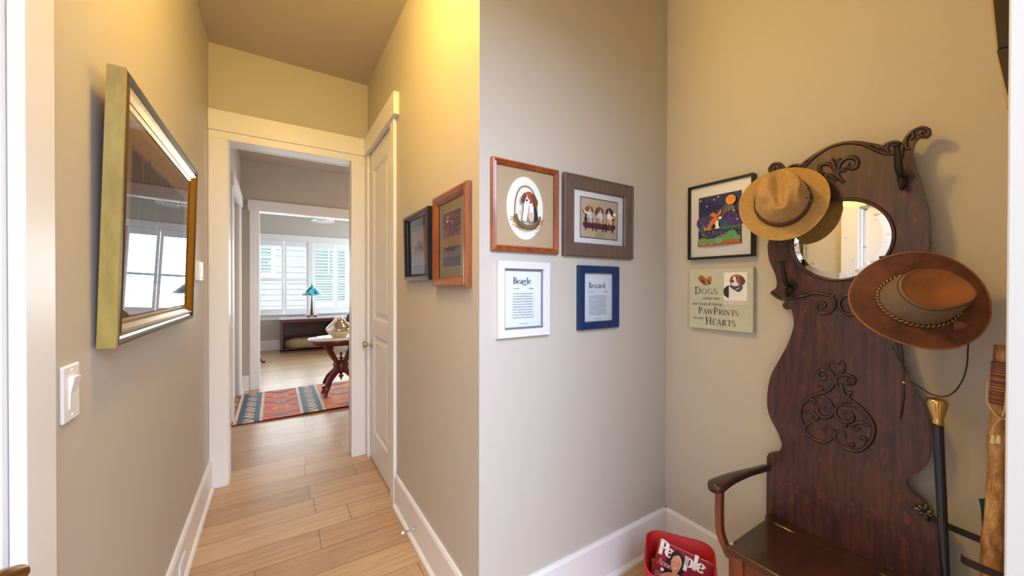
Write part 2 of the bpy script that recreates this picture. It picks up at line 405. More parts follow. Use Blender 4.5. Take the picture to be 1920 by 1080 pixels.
CENTER=[[(-0.019,1.093),(-0.028,1.103),(-0.037,1.088),(-0.035,1.072),(-0.022,1.053),(-0.019,1.036),(-0.024,1.011),(-0.041,0.989),(-0.067,0.973),(-0.094,0.954),(-0.114,0.922),(-0.121,0.886),(-0.114,0.849),(-0.098,0.815),(-0.074,0.802),(-0.047,0.802),(-0.029,0.818),(-0.02,0.842),(-0.023,0.859),(-0.038,0.861),(-0.051,0.845),(-0.044,0.836)],[(-0.01,1.092),(0.001,1.106),(0.009,1.091),(0.006,1.073),(-0.01,1.051),(-0.014,1.027),(-0.004,1.002),(0.013,0.984),(0.038,0.968),(0.061,0.948),(0.08,0.919),(0.087,0.89),(0.078,0.848),(0.055,0.812),(0.032,0.801),(0.004,0.804),(-0.014,0.821),(-0.016,0.843),(-0.003,0.856),(0.012,0.855),(0.011,0.841)],[(-0.022,1.035),(-0.034,1.06),(-0.056,1.063),(-0.067,1.049),(-0.06,1.032),(-0.045,1.035),(-0.047,1.048)],[(-0.013,1.037),(-0.004,1.052),(0.017,1.061),(0.035,1.052),(0.032,1.035),(0.018,1.03),(0.013,1.042),(0.022,1.051)],[(-0.09,0.953),(-0.063,0.965),(-0.037,0.96),(-0.022,0.933),(-0.029,0.903),(-0.051,0.892),(-0.067,0.907),(-0.065,0.924),(-0.052,0.932),(-0.044,0.923)],[(-0.112,0.889),(-0.094,0.901),(-0.074,0.897),(-0.067,0.883),(-0.078,0.875),(-0.084,0.887)],[(0.017,0.967),(0.0,0.955),(-0.015,0.931),(-0.011,0.904),(0.007,0.894),(0.028,0.902),(0.033,0.922),(0.021,0.932),(0.007,0.921),(0.014,0.912)],[(0.077,0.898),(0.058,0.905),(0.038,0.897),(0.03,0.883),(0.041,0.876),(0.05,0.885)],[(0.007,0.95),(0.031,0.959),(0.051,0.949),(0.068,0.923)],[(-0.067,0.973),(-0.056,0.988),(-0.06,1.001),(-0.065,1.002)],[(0.013,0.984),(0.006,1.0),(-0.001,1.021),(0.006,1.021)],[(0.031,0.97),(0.02,0.986),(0.024,1.0),(0.032,1.0)],[(-0.112,0.923),(-0.09,0.946),(-0.075,0.943),(-0.079,0.93)],[(-0.098,0.815),(-0.106,0.837),(-0.094,0.855),(-0.086,0.853)],[(0.068,0.841),(0.061,0.856),(0.052,0.852)],[(0.018,0.818),(0.032,0.819),(0.033,0.828)],[(-0.051,0.892),(-0.042,0.886),(-0.048,0.889)],[(0.01,0.895),(0.014,0.882),(0.007,0.882)]]
MID=[[(-0.221,1.346),(-0.203,1.33),(-0.179,1.319),(-0.151,1.324),(-0.128,1.332),(-0.11,1.333),(-0.089,1.343),(-0.068,1.345),(-0.047,1.341),(-0.029,1.335),(-0.02,1.319),(-0.02,1.297),(-0.031,1.279),(-0.047,1.272),(-0.064,1.275),(-0.073,1.289),(-0.07,1.305),(-0.058,1.312),(-0.047,1.306),(-0.049,1.294),(-0.058,1.295)],[(-0.124,1.352),(-0.115,1.348),(-0.114,1.335),(-0.11,1.322)],[(-0.037,1.338),(-0.026,1.337),(-0.02,1.343)]]
TOPC=[[(-0.024,1.741),(-0.017,1.758),(-0.012,1.776),(-0.009,1.8),(0.003,1.816),(0.02,1.819),(0.036,1.81),(0.041,1.793),(0.034,1.779),(0.02,1.782),(0.014,1.794),(0.021,1.8)],[(-0.014,1.776),(-0.009,1.756),(0.003,1.738)],[(-0.01,1.772),(0.001,1.782),(0.008,1.776)],[(-0.017,1.771),(-0.024,1.805),(-0.029,1.822),(-0.023,1.828)],[(-0.016,1.802),(-0.011,1.817),(-0.006,1.825)],[(-0.019,1.762),(-0.024,1.792),(-0.037,1.811),(-0.053,1.817),(-0.066,1.809),(-0.06,1.788),(-0.052,1.78)],[(-0.022,1.753),(-0.034,1.769),(-0.042,1.774)]]
RAIL=[[(-0.143,1.81),(-0.129,1.826),(-0.112,1.839),(-0.093,1.85),(-0.071,1.862),(-0.048,1.871),(-0.02,1.875),(0.005,1.875),(0.026,1.868),(0.052,1.855),(0.072,1.838),(0.094,1.818),(0.109,1.807),(0.122,1.802),(0.136,1.804),(0.144,1.813),(0.146,1.823)],[(0.086,1.836),(0.098,1.83),(0.113,1.837),(0.128,1.838),(0.14,1.832),(0.146,1.823)],[(0.138,1.77),(0.146,1.781),(0.148,1.8),(0.15,1.822),(0.158,1.842),(0.168,1.856),(0.181,1.862),(0.192,1.862),(0.204,1.851),(0.206,1.84),(0.2,1.834),(0.191,1.837),(0.187,1.846),(0.192,1.851),(0.197,1.847)],[(0.158,1.842),(0.156,1.82),(0.16,1.806),(0.166,1.807)],[(0.17,1.855),(0.174,1.84),(0.166,1.834)],[(0.107,1.821),(0.113,1.825),(0.117,1.833)]]

# ================================================================ the room
XL, XR, YE, YB, XT, ZC = -.3755, .6401, 3.2049, 1.231, 1.7603, 3.004
def wall(name, boxes, mat=None):
    m = MB()
    for b in boxes: m.box(*b)
    return struct(name, m, mat or M_WALL)
m = MB(); m.box(-2.2, -1.6, -.12, 4.2, 10.0, 0); struct('floor', m, M_FLOOR)
m = MB(); m.box(-2.2, -.12, ZC, 4.2, 9.6, ZC + .12); struct('ceiling', m, M_CEIL)
DT = 2.362
wall('wall_left', [(-.50, -.12, 0, XL, .03, ZC), (-.50, .97, 0, XL, 4.72, ZC), (-.50, 5.66, 0, XL, 5.95, ZC), (-.50, .03, DT, XL, .97, ZC), (-.50, 4.72, DT, XL, 5.66, ZC)])
wall('wall_corridor_end', [(-.3755, YE, 0, -.285, YE + .125, DT + .015), (.535, YE, 0, .66, YE + .125, DT + .015), (-.3755, YE, DT + .015, .66, YE + .125, ZC), (.66, 3.22, 0, 3.1, YE + .125, ZC)])
wall('wall_right', [(XR, YB, 0, XR + .12, 2.42, ZC), (XR, 3.13, 0, XR + .12, 3.2, ZC), (XR, 2.42, 2.41, XR + .12, 3.13, ZC)])
wall('wall_alcove', [(XR + .12, YB, 0, XT + .12, YB + .12, ZC)])
wall('wall_hall_tree', [(XT, -.12, 0, XT + .12, YB, ZC)])
wall('wall_front', [(.94, -.12, 0, XT, .055, ZC), (-.3755, -.12, 2.44, .94, .055, ZC)])
wall('wall_middle', [(-.3755, 5.95, 0, -.185, 6.07, ZC), (-.185, 5.95, 2.36, 1.6, 6.07, ZC), (1.6, 5.95, 0, 3.1, 6.07, ZC)])
wall('wall_middle_right', [(3.1, 3.33, 0, 3.22, 4.0, ZC), (3.1, 5.4, 0, 3.22, 6.07, ZC), (3.1, 4.0, 0, 3.22, 5.4, .9), (3.1, 4.0, 2.3, 3.22, 5.4, ZC)])
wall('wall_far_left', [(-1.9, 6.07, 0, -1.78, 9.6, ZC)])
wall('wall_far_partition', [(-1.78, 6.07, 0, -.50, 5.95, ZC)])
wall('wall_far_right', [(3.6, 6.07, 0, 3.72, 6.95, ZC), (3.6, 8.85, 0, 3.72, 9.6, ZC), (3.6, 6.95, 0, 3.72, 8.85, .76), (3.6, 6.95, 2.34, 3.72, 8.85, ZC), (3.1, 5.95, 0, 3.72, 6.07, ZC)])
WIN = [(-.30, .63), (.72, 1.65), (1.74, 2.67)]
WZ0, WZ1, YW = .76, 2.34, 9.47
bx = [(-1.9, YW, 0, 3.72, YW + .13, WZ0), (-1.9, YW, WZ1, 3.72, YW + .13, ZC), (-1.9, YW, WZ0, WIN[0][0], YW + .13, WZ1), (WIN[2][1], YW, WZ0, 3.72, YW + .13, WZ1)]
for a, b in zip(WIN[:-1], WIN[1:]): bx.append((a[1], YW, WZ0, b[0], YW + .13, WZ1))
wall('wall_far', bx)

def base(name, runs, face):
    """baseboard with cap bevel and shoe; runs of (a0, a1, p, sign) along axis 'face'"""
    m = MB()
    for a0, a1, p, s in runs:
        prof = [(0, 0), (.030, 0), (.030, .012), (.022, .022), (.016, .024), (.016, .182), (.010, .195), (0, .195)]
        n = len(prof); vs = []
        for a in (a0, a1):
            for q, z in prof: vs.append((p + s * q, a, z) if face == 'y' else (a, p + s * q, z))
        m.add(vs, [tuple(range(n)), tuple(range(n, 2 * n))[::-1]] + [(i, (i + 1) % n, (i + 1) % n + n, i + n) for i in range(n)])
    return struct(name, m, M_WHITE)
base('baseboard_left', [(1.075, YE, XL, 1), (5.78, 5.95, XL, 1)], 'y')
base('baseboard_right', [(YB - .03, 2.33, XR, -1)], 'y')
base('baseboard_alcove', [(XR - .03, XT, YB, -1)], 'x')
base('baseboard_hall_tree', [(.055, YB, XT, -1)], 'y')
base('baseboard_middle', [(XL, -.285, 5.95, -1)], 'x')
base('baseboard_far', [(-1.78, 3.6, YW, -1)], 'x')

# casings -----------------------------------------------------------
def trim(name, boxes, bev=.0025, mat=None):
    m = MB()
    for b in boxes: m.box(*b)
    return struct(name, m, mat or M_WHITE, bevel=bev, seg=2)
# corridor end opening: side casings, head casing, header board with small overhang
trim('trim_1', [(XL, YE - .020, 0, -.272, YE, 2.362), (.513, YE - .020, 0, .621, YE, 2.362), (XL, YE - .020, 2.362, .621, YE, 2.416), (XL, YE - .030, 2.416, XR, YE, 2.553)])
trim('trim_2', [(-.285, YE, 0, -.268, YE + .125, 2.362), (.518, YE, 0, .535, YE + .125, 2.362), (-.285, YE, 2.362, .535, YE + .125, 2.377)], .001)
trim('trim_3', [(-.37, YE + .125, 0, -.27, YE + .145, 2.36), (.52, YE + .125, 0, .62, YE + .145, 2.36), (-.37, YE + .125, 2.36, .62, YE + .150, 2.5)])
# closet door casing on the right corridor wall
trim('trim_4', [(XR - .020, 2.345, 0, XR, 2.435, 2.416), (XR - .020, 3.115, 0, XR, YE - .03, 2.416), (XR - .034, 2.29, 2.416, XR, YE - .03, 2.553)])
# door in the left wall beside the camera
trim('trim_5', [(XL, .972, 0, XL + .020, 1.075, 2.40), (XL, -.08, 0, XL + .020, .03, 2.40), (XL, -.08, 2.40, XL + .030, 1.10, 2.54), (-.50, .955, 0, XL, .972, 2.36), (-.50, .03, 0, XL, .045, 2.36)])
# front doorway jamb at the right edge, its white paint greyed as shade
trim('trim_6', [(.915, -.14, 0, .94, .0715, 2.44), (.94, .055, 0, 1.02, .0715, 2.44)], mat=plain('shaded_white_jamb_paint', (200, 202, 204), .5))
# middle room: doorway in its left wall, opening into the far room
trim('trim_7', [(XL, 4.61, 0, XL + .022, 4.72, 2.36), (XL, 5.66, 0, XL + .022, 5.77, 2.36), (XL, 4.58, 2.36, XL + .034, 5.80, 2.50)])
trim('trim_8', [(-.279, 5.928, 0, -.172, 5.95, 2.36), (1.6, 5.928, 0, 1.70, 5.95, 2.36), (-.30, 5.915, 2.352, 1.73, 5.95, 2.49), (-.185, 5.95, 0, -.172, 6.07, 2.36), (1.59, 5.95, 0, 1.60, 6.07, 2.36), (-.185, 5.95, 2.348, 1.6, 6.07, 2.36),
                 (-.279, 6.07, 0, -.172, 6.09, 2.36), (-.30, 6.07, 2.352, 1.73, 6.095, 2.49)])
trim('trim_9', [(-.42, YW - .025, 2.34, 2.80, YW, 2.475), (-.40, YW - .020, WZ0, -.30, YW, 2.34), (2.67, YW - .02, WZ0, 2.77, YW, 2.34), (-.44, YW - .07, WZ0 - .03, 2.81, YW, WZ0), (-.40, YW - .02, WZ0 - .13, 2.77, YW, WZ0 - .03),
                 (.63, YW - .02, WZ0, .72, YW, 2.34), (1.65, YW - .02, WZ0, 1.74, YW, 2.34)])

# doors -------------------------------------------------------------
def panel_door(name, w, h, loc, rotz, panels):
    """leaf in local x (0..w), front face at y=0; recessed bevelled panels"""
    root = thing(name, None, None, loc, (0, 0, rotz)); root['kind'] = 'structure'
    m = MB(); m.box(0, .014, 0, w, .042, h)
    xs = [0] + sorted({p[0] for p in panels} | {p[2] for p in panels}) + [w]
    # stiles and rails
    x0, x1 = panels[0][0], panels[0][2]
    m.box(0, 0, 0, x0, .014, h); m.box(x1, 0, 0, w, .014, h)
    zs = [0] + [z for p in sorted(panels, key=lambda q: q[1]) for z in (p[1], p[3])] + [h]
    for i in range(0, len(zs), 2): m.box(x0, 0, zs[i], x1, .014, zs[i + 1])
    for (a, b, c, d) in panels:
        q = MB(); ring(q, c - a, d - b, [(0, 0.0), (.004, .003), (.016, .012), (.030, .013), (.058, .003), (min(c - a, d - b) / 2 - .001, .003)], closed=False)
        m.add([(v[0] + (a + c) / 2, v[1], v[2] + (b + d) / 2) for v in q.v], q.f)
    o = m.build('door_leaf', M_DOOR, root); return root
d1 = panel_door('door_1', .66, 2.395, (XR + .002, 3.115, .012), -PI / 2, [(.115, .22, .545, .98), (.115, 1.10, .545, 2.25)])
for z in (.138, .92, 1.6, 2.274):
    q = MB(); q.tube([(.662, -.008, z - .045), (.662, -.008, z + .045)], .006, 10); q.box(.64, -.0015, z - .045, .66, .002, z + .045); q.build('hinge', M_NICKEL, d1)
q = MB(); q.lathe([(0, 0), (.028, 0), (.030, .004), (.028, .009), (.012, .012), (.010, .035), (.018, .040), (.027, .050), (.028, .058), (.022, .066), (0, .068)], 24)
q.xform(Matrix.Translation((.055, 0, .90)) @ Matrix.Rotation(PI / 2, 4, 'X')); q.build('door_knob', M_NICKEL, d1)
d2 = panel_door('door_2', .905, 2.34, (XL - .025, .047, .01), PI / 2, [(.13, .25, .775, 1.05), (.13, 1.17, .775, 2.2)])
q = MB(); q.lathe([(0, 0), (.030, 0), (.033, .004), (.030, .010), (.014, .013), (.012, .045), (0, .045)], 24)
q.xform(Matrix.Translation((.80, 0, .918)) @ Matrix.Rotation(PI / 2, 4, 'X'))
q.tube(smoothpath([(.70, -.05, .916), (.76, -.048, .921), (.80, -.046, .923), (.835, -.05, .918), (.858, -.058, .908)]), [.009] * 8 + [.012] * 6 + [.013] * 7, 12, squash=1.4)
q.tube([(.858, -.058, .908), (.868, -.054, .898), (.872, -.045, .893)], [.012, .009, .004], 10)
q.build('lever_handle', M_ABRASS, d2)
q = MB(); q.lathe([(0, 0), (.028, 0), (.03, .006), (.025, .014), (.012, .016), (.012, .022), (0, .022)], 24); q.xform(Matrix.Translation((.835, 0, 1.47)) @ Matrix.Rotation(PI / 2, 4, 'X')); q.build('deadbolt', M_BLACK, d2)
d3 = panel_door('door_3', .93, 2.34, (XL - .04, 4.725, .01), PI / 2, [(.13, .25, .80, 1.05), (.13, 1.17, .80, 2.2)])

# windows with plantation shutters ----------------------------------
M_SHUT = plain('white_shutter_paint', (240, 242, 245), .4)
for k, (a, b) in enumerate(WIN):
    win = thing('window_%d' % (k + 1), None, None, (a, YW, 0)); win['kind'] = 'structure'; W_ = b - a
    m = MB(); m.box(0, .06, WZ0, W_, .10, WZ0 + .04); m.box(0, .06, WZ1 - .04, W_, .10, WZ1); m.box(0, .06, WZ0, .035, .10, WZ1); m.box(W_ - .035, .06, WZ0, W_, .10, WZ1)
    m.box(0, .065, 1.47, W_, .095, 1.51); m.build('window_frame', M_WHITE, win)
    g = MB(); g.add([(0, .08, WZ0), (W_, .08, WZ0), (W_, .08, WZ1), (0, .08, WZ1)], [(0, 1, 2, 3)]); g.build('glass_pane', glassmat('window_glass', 1.45, (.97, 1, .99, 1)) if k == 0 else bpy.data.materials['window_glass'], win, normals=False)
    hw = W_ / 2
    for s in range(2):
        x0 = s * hw + .004; x1 = x0 + hw - .008
        f = MB(); f.box(x0, -.004, WZ0 + .003, x0 + .045, .024, WZ1 - .003); f.box(x1 - .045, -.004, WZ0 + .003, x1, .024, WZ1 - .003)
        zt, zm, zb = WZ1 - .125, 1.487, WZ0 + .11
        f.box(x0 + .045, -.004, zt, x1 - .045, .024, WZ1 - .003); f.box(x0 + .045, -.004, zm - .022, x1 - .045, .024, zm + .022); f.box(x0 + .045, -.004, WZ0 + .003, x1 - .045, .024, zb)
        sh = f.build('shutter_panel', M_SHUT, win)
        for (z0, z1) in ((zb, zm - .022), (zm + .022, zt)):
            n = 10; dz = (z1 - z0) / n
            for i in range(n):
                z = z0 + dz * (i + .5); l = MB()
                prof = [(.032 * math.cos(t), .0045 * math.sin(t)) for t in [2 * PI * j / 10 for j in range(10)]]
                ca, sa = math.cos(.14), math.sin(.14)
                pr = [(p * ca - q_ * sa + .010, p * sa + q_ * ca + z) for p, q_ in prof]
                l.prism(pr, x0 + .047, x1 - .047, axis='x'); l.build('louver', M_SHUT, sh)

for k, (x, y0, y1, z0, z1) in enumerate(((3.12, 4.0, 5.4, .9, 2.3), (3.62, 6.95, 8.85, .76, 2.34))):  # unseen side windows, added as openings for the two fill lights
    win = thing('window_%d' % (k + 4), None, None, (x, y0, 0)); win['kind'] = 'structure'; q = MB(); W_ = y1 - y0  # added unseen window, opening for a fill light
    for b in ((0, 0, z0, .05, .05, z1), (0, W_ - .05, z0, .05, W_, z1), (0, 0, z0, .05, W_, z0 + .05), (0, 0, z1 - .05, .05, W_, z1), (0, W_ / 2 - .03, z0, .05, W_ / 2 + .03, z1), (0, 0, 1.5, .05, W_, 1.54)): q.box(*b)
    q.build('window_frame', M_WHITE, win)  # frame of the added unseen window

# outside: neighbour's house ----------------------------------------
def siding():
    m = plain('pale_lap_siding', (205, 208, 206), .7); return m
nb = thing('neighbour_house', 'pale lap sided neighbouring house seen through the shuttered windows', 'house', (1.2, 13.2, -.6))
m = MB()
for i in range(34):
    z = i * .17; m.add([(-6, 0, z), (6, 0, z), (6, .03, z + .17), (-6, .03, z + .17)], [(0, 1, 2, 3)]); m.add([(-6, 0, z), (6, 0, z), (6, .03, z), (-6, .03, z)], [(0, 1, 2, 3)])
m.box(-6, .03, 0, 6, .5, 5.78); m.build('siding', siding(), nb, normals=False)
for (x, z, ww, hh) in ((-1.75, 2.35, .9, .95), (.25, 1.45, .95, 1.75), (2.6, 1.45, .95, 1.75)):
    f = MB(); ring(f, ww + .24, hh + .24, [(0, 0), (0, -.04), (.12, -.04), (.12, 0)]); f.box(-ww / 2, -.03, -.02, ww / 2, 0, .02); f.box(-.015, -.025, 0, .015, 0, hh / 2)
    fo = f.build('window_trim', M_WHITE, nb); fo.location = (x, 0, z + hh / 2 - .0)
    g = MB(); g.box(-ww / 2, -.012, -hh / 2, ww / 2, -.004, hh / 2); g.build('window_glass', plain('greenish_house_glass', (150, 168, 166), .3), fo)
gr = MB(); gr.box(-30, -20, -.62, 30, 30, -.6); tag(gr.build('side_yard_lawn', plain('grey_green_lawn', (150, 160, 130), .9, vary=.2)), kind='structure')
pt = MB(); pt.box(-3, -3.5, -.14, 5, -1.62, -.02); tag(pt.build('porch_slab', plain('porch_concrete', (180, 176, 170), .8)), kind='structure')

# ================================================================ corridor: lamp, switches, door stop
lamp = thing('ceiling_light', 'small round ceiling light on the foyer ceiling above the camera', 'ceiling light', (.10, 1.28, ZC))
q = MB(); q.lathe([(0, 0), (.09, 0), (.09, -.012), (.03, -.025), (.012, -.03), (0, -.03)], 28); q.build('canopy', M_NICKEL, lamp)
q = MB(); q.lathe([(.0, -.20), (.07, -.19), (.12, -.155), (.135, -.11), (.12, -.065), (.09, -.03), (.03, -.026)], 28)
em = bpy.data.materials.new('warm_lamp_glass'); em.use_nodes = True; em.node_tree.nodes.clear()
_o = em.node_tree.nodes.new('ShaderNodeOutputMaterial'); _e = em.node_tree.nodes.new('ShaderNodeEmission'); _e.inputs[0].default_value = (1, .65, .14, 1); _e.inputs[1].default_value = LAMP_POWER
em.node_tree.links.new(_e.outputs[0], _o.inputs[0]); q.build('globe', em, lamp)

lm2 = thing('ceiling_light', 'round glowing ceiling light of the middle room, beyond the right door jamb', 'ceiling light', (1.75, 4.7, ZC))
q = MB(); q.lathe([(0, 0), (.17, 0), (.17, -.02), (0, -.02)], 32); q.build('canopy', M_NICKEL, lm2)
q = MB(); q.lathe([(0, -.10), (.08, -.09), (.14, -.06), (.16, -.02), (0, -.02)], 32)
em2 = em.copy(); em2.name = 'warm_bowl_glass'; em2.node_tree.nodes['Emission'].inputs[1].default_value = 42; em2.node_tree.nodes['Emission'].inputs[0].default_value = (1, .55, .22, 1); q.build('bowl', em2, lm2)

sw = thing('light_switch', 'white rocker light switch on the left wall below the gilt frame', 'light switch', (XL, 1.182, 1.14), (0, 0, PI / 2))
m = MB(); m.box(-.038, -.007, -.060, .038, 0, .060); m.build('wall_plate', M_PLASTIC, sw, bevel=.004, seg=3)
m = MB(); m.add([(-.016, -.007, -.034), (.016, -.007, -.034), (.016, -.007, .034), (-.016, -.007, .034), (-.016, -.009, -.034), (.016, -.009, -.034), (.016, -.016, .034), (-.016, -.016, .034), (-.016, -.010, 0), (.016, -.010, 0)],
  [(0, 1, 5, 4), (4, 5, 9, 8), (8, 9, 6, 7), (7, 6, 2, 3), (0, 4, 8, 7, 3), (1, 2, 6, 9, 5)]); m.build('rocker', M_PLASTIC, sw)
for z in (-.048, .048):
    m = MB(); m.lathe([(0, 0), (.0035, 0), (.003, .001), (0, .0012)], 12); m.xform(Matrix.Translation((0, -.007, z)) @ Matrix.Rotation(PI / 2, 4, 'X')); m.build('screw', M_PLASTIC, sw)
th = thing('thermostat', 'small white thermostat on the left wall past the gilt frame', 'thermostat', (XL, 2.745, 1.452), (0, 0, PI / 2))
m = MB(); m.box(-.062, -.022, -.055, .062, 0, .055); m.build('housing', M_PLASTIC, th, bevel=.005, seg=3)
m = MB(); m.box(-.03, -.0235, -.02, .045, -.022, .035); m.build('display', plain('grey_lcd', (190, 195, 190), .2), th)
m = MB(); m.box(.0, -.0245, -.042, .045, -.022, -.030); m.build('button', plain('grey_button', (170, 170, 175), .4), th)
op = thing('wall_outlet', 'white outlet plate set into the left baseboard', 'outlet', (XL + .016, 2.22, .095), (0, 0, PI / 2))
m = MB(); m.box(-.06, -.006, -.038, .06, 0, .038); m.build('wall_plate', M_PLASTIC, op, bevel=.003)
for s in (-.022, .022):
    m = MB(); m.box(s - .014, -.0075, -.016, s + .014, -.006, .016); m.build('socket', plain('socket_white', (225, 225, 225), .4), op, bevel=.001)
ds = thing('door_stop', 'nickel door stop with a white rubber tip on the right corridor baseboard', 'door stop', (XR - .016, 1.93, .085), (0, 0, -PI / 2))
m = MB(); m.lathe([(0, 0), (.010, 0), (.007, .006), (.0035, .012), (.0035, .062), (0, .062)], 16); m.xform(Matrix.Rotation(PI / 2, 4, 'X')); m.build('rod', M_NICKEL, ds)
m = MB(); m.lathe([(0, .058), (.006, .058), (.007, .064), (.006, .072), (0, .074)], 16); m.xform(Matrix.Rotation(PI / 2, 4, 'X')); m.build('rubber_tip', M_PLASTIC, ds)

# ================================================================ pictures
GOLD_D = wood('speckled_gold_leaf', (150, 128, 62), (172, 150, 80), 2, 30, 3, .35, .2)
M_SILV = plain('champagne_silver_leaf', (118, 106, 84), .34, .95, .1, 40)
M_GILT = plain('bright_gilt', (190, 142, 54), .22, .95, .1, 60)
PI_ = wood('golden_stained_wood', (134, 66, 24), (176, 96, 40), 2, 14, 8, .3, .4)

# large gilt frame, top leaning out from the left wall
gw, gh = 1.02, .70
fr = thing('picture_frame', 'large gilt frame with reflective glass leaning off the left wall', 'picture', (-.3665 + .009, 1.305 + gw / 2, 1.565), (math.radians(1.6), 0, PI / 2))
m = MB(); ring(m, gw, gh, [(0, 0), (0, -.034), (.004, -.036)]); m.build('outer_side', GOLD_D, fr)
m = MB(); ring(m, gw, gh, [(.004, -.036), (.012, -.037), (.017, -.030), (.024, -.028), (.034, -.035), (.034, -.02), (.004, -.02)]); m.build('outer_moulding', M_SILV, fr)
m = MB(); ring(m, gw, gh, [(.034, -.035), (.040, -.030), (.052, -.022), (.060, -.024), (.068, -.018), (.072, -.010), (.072, -.006), (.034, -.006)]); m.build('inner_moulding', M_GILT, fr)
m = MB(); m.box(-gw / 2 + .01, -.001, -gh / 2 + .01, gw / 2 - .01, -.0135, gh / 2 - .01); m.build('backing_board', plain('brown_kraft', (150, 120, 85), .8), fr)
A = Art(.0001)
A.rect((240, 212, 186), -.44, -.28, .44, .28)
A.rect((196, 158, 126), -.36, -.20, .36, .20); A.rect((104, 66, 42), -.35, -.19, .35, .19)
rnd = random.Random(3)
for i in range(40):
    x = rnd.uniform(-.33, .33); z = rnd.uniform(-.17, .17); A.ell(rnd.choice([(126, 84, 48), (160, 116, 60), (110, 74, 44), (84, 56, 38), (176, 134, 74)]), x, z, rnd.uniform(.008, .02), rnd.uniform(.02, .06), rnd.uniform(-25, 25), 10)
A.build('artwork', fr, loc=(0, -.0135, 0))
m = MB(); gx, gz = gw / 2 - .07, gh / 2 - .07; m.add([(-gx, -.021, -gz), (gx, -.021, -gz), (gx, -.021, gz), (-gx, -.021, gz)], [(0, 1, 2, 3)]); m.build('glass_pane', glassmat('clear_picture_glass', 1.62), fr, normals=False)

# two frames on the right corridor wall
t = frame('small black framed picture with a teal mat on the right corridor wall', .395, .352, [(0, 0), (0, -.024), (.004, -.028), (.02, -.026), (.03, -.016), (.034, -.008)],
          plain('black_blue_lacquer', (34, 38, 54), .25, coat=.4), (XR - .001, 1.90, 1.575), -PI / 2, tilt=math.radians(1.0))
m = MB(); ring(m, .395, .352, [(.010, -.0275), (.012, -.030), (.019, -.030), (.021, -.0262)]); m.build('wood_inlay', plain('red_brown_inlay', (88, 40, 34), .3), t)
A = Art(); A.rect((84, 128, 142), -.165, -.145, .165, .145); A.rect((196, 200, 200), -.112, -.098, .112, .098); A.rect((30, 26, 30), -.102, -.088, .102, .088); A.rect((214, 184, 160), -.099, -.085, .099, .085)
A.rect((204, 172, 140), -.099, -.085, .099, -.02)
for i in range(26):
    x = rnd.uniform(-.06, .08); z = rnd.gauss(-.012, .014); A.ell(rnd.choice([(172, 96, 60), (120, 60, 60), (90, 52, 70), (196, 122, 60), (150, 80, 70)]), x, z, rnd.uniform(.008, .02), rnd.uniform(.004, .016), 0, 10)
for i in range(9): x = rnd.uniform(-.05, .07); A.rect((90, 52, 66), x, -.02, x + .002, rnd.uniform(.0, .03))
A.build('artwork', t, loc=(0, -.007, 0))
t = frame('tall orange wooden frame with a sunset sky picture on the right corridor wall', .362, .410, [(0, 0), (0, -.020), (.004, -.026), (.010, -.028), (.028, -.024), (.040, -.014), (.044, -.008)],
          wood('orange_stained_wood', (122, 64, 34), (156, 86, 44), 2, 14, 8, .3, .4), (XR, 1.473, 1.570), -PI / 2)
A = Art(); A.rect((226, 216, 182), -.14, -.165, .14, .165); A.rect((240, 232, 210), -.102, -.125, .102, .125); A.rect((226, 190, 170), -.095, -.118, .095, .118)
for k, (c, z0, z1) in enumerate([((150, 144, 196), .03, .118), ((206, 160, 186), -.0, .05), ((246, 200, 160), -.03, .01), ((160, 164, 196), -.118, -.035), ((196, 180, 200), -.075, -.045)]): A.rect(c, -.095, z0, .095, z1)
for i in range(30): x = rnd.uniform(-.08, .08); z = rnd.uniform(.02, .11); A.ell(rnd.choice([(232, 140, 150), (214, 130, 150), (130, 130, 186), (240, 170, 160), (170, 150, 200)]), x, z, rnd.uniform(.012, .028), rnd.uniform(.003, .008), rnd.uniform(-20, 20), 10)
for x, h_ in ((-.02, .09), (-.005, .11), (.03, .06)): A.rect((90, 80, 120), x, -.035, x + .001, -.035 + h_)
A.blob((74, 58, 84), [(-.05, -.035), (.05, -.035), (.04, -.048), (-.04, -.048)])
A.build('artwork', t, loc=(0, -.0065, 0))

# four frames on the alcove wall
def beagle(A, cx, cz, s, tan=(172, 92, 48), dk=(60, 36, 28), face=1, black=True):
    """sitting hound, about s tall, centred at its chest"""
    R = lambda P: [(cx + x * s * face, cz + z * s) for x, z in P]
    if black: A.blob((38, 34, 40), R([(.05, .12), (.26, .06), (.36, -.2), (.38, -.42), (.2, -.46), (.05, -.3)]))
    A.blob((238, 232, 226), R([(-.16, .14), (.16, .14), (.2, -.1), (.2, -.44), (.06, -.48), (-.02, -.2), (-.1, -.48), (-.24, -.46), (-.2, -.12)]))
    A.blob((214, 176, 150), R([(.05, -.2), (.15, -.2), (.19, -.44), (.07, -.46)]))
    A.blob((190, 170, 160), R([(-.02, .0), (.03, -.02), (.02, -.4), (-.03, -.4)]))
    A.blob(tan, R([(-.02, .5), (.17, .44), (.22, .26), (.12, .12), (-.06, .12), (-.2, .22), (-.2, .38)]))
    A.blob(tuple(int(v * .72) for v in tan), R([(.12, .44), (.28, .36), (.38, .16), (.3, -.0), (.18, .02), (.14, .2)]))
    A.blob(tuple(int(v * .72) for v in tan), R([(-.16, .44), (-.26, .34), (-.3, .16), (-.24, .1), (-.16, .2)]))
    A.blob((240, 234, 228), R([(-.07, .40), (-.05, .28), (.03, .22), (.03, .14), (-.04, .10), (-.14, .14), (-.14, .22), (-.10, .28)]))
    A.ell((24, 20, 22), cx - .08 * s * face, cz + .2 * s, .045 * s, .035 * s); A.ell((24, 20, 22), cx - .11 * s * face, cz + .33 * s, .022 * s, .022 * s); A.ell((24, 20, 22), cx + .06 * s * face, cz + .33 * s, .022 * s, .022 * s)
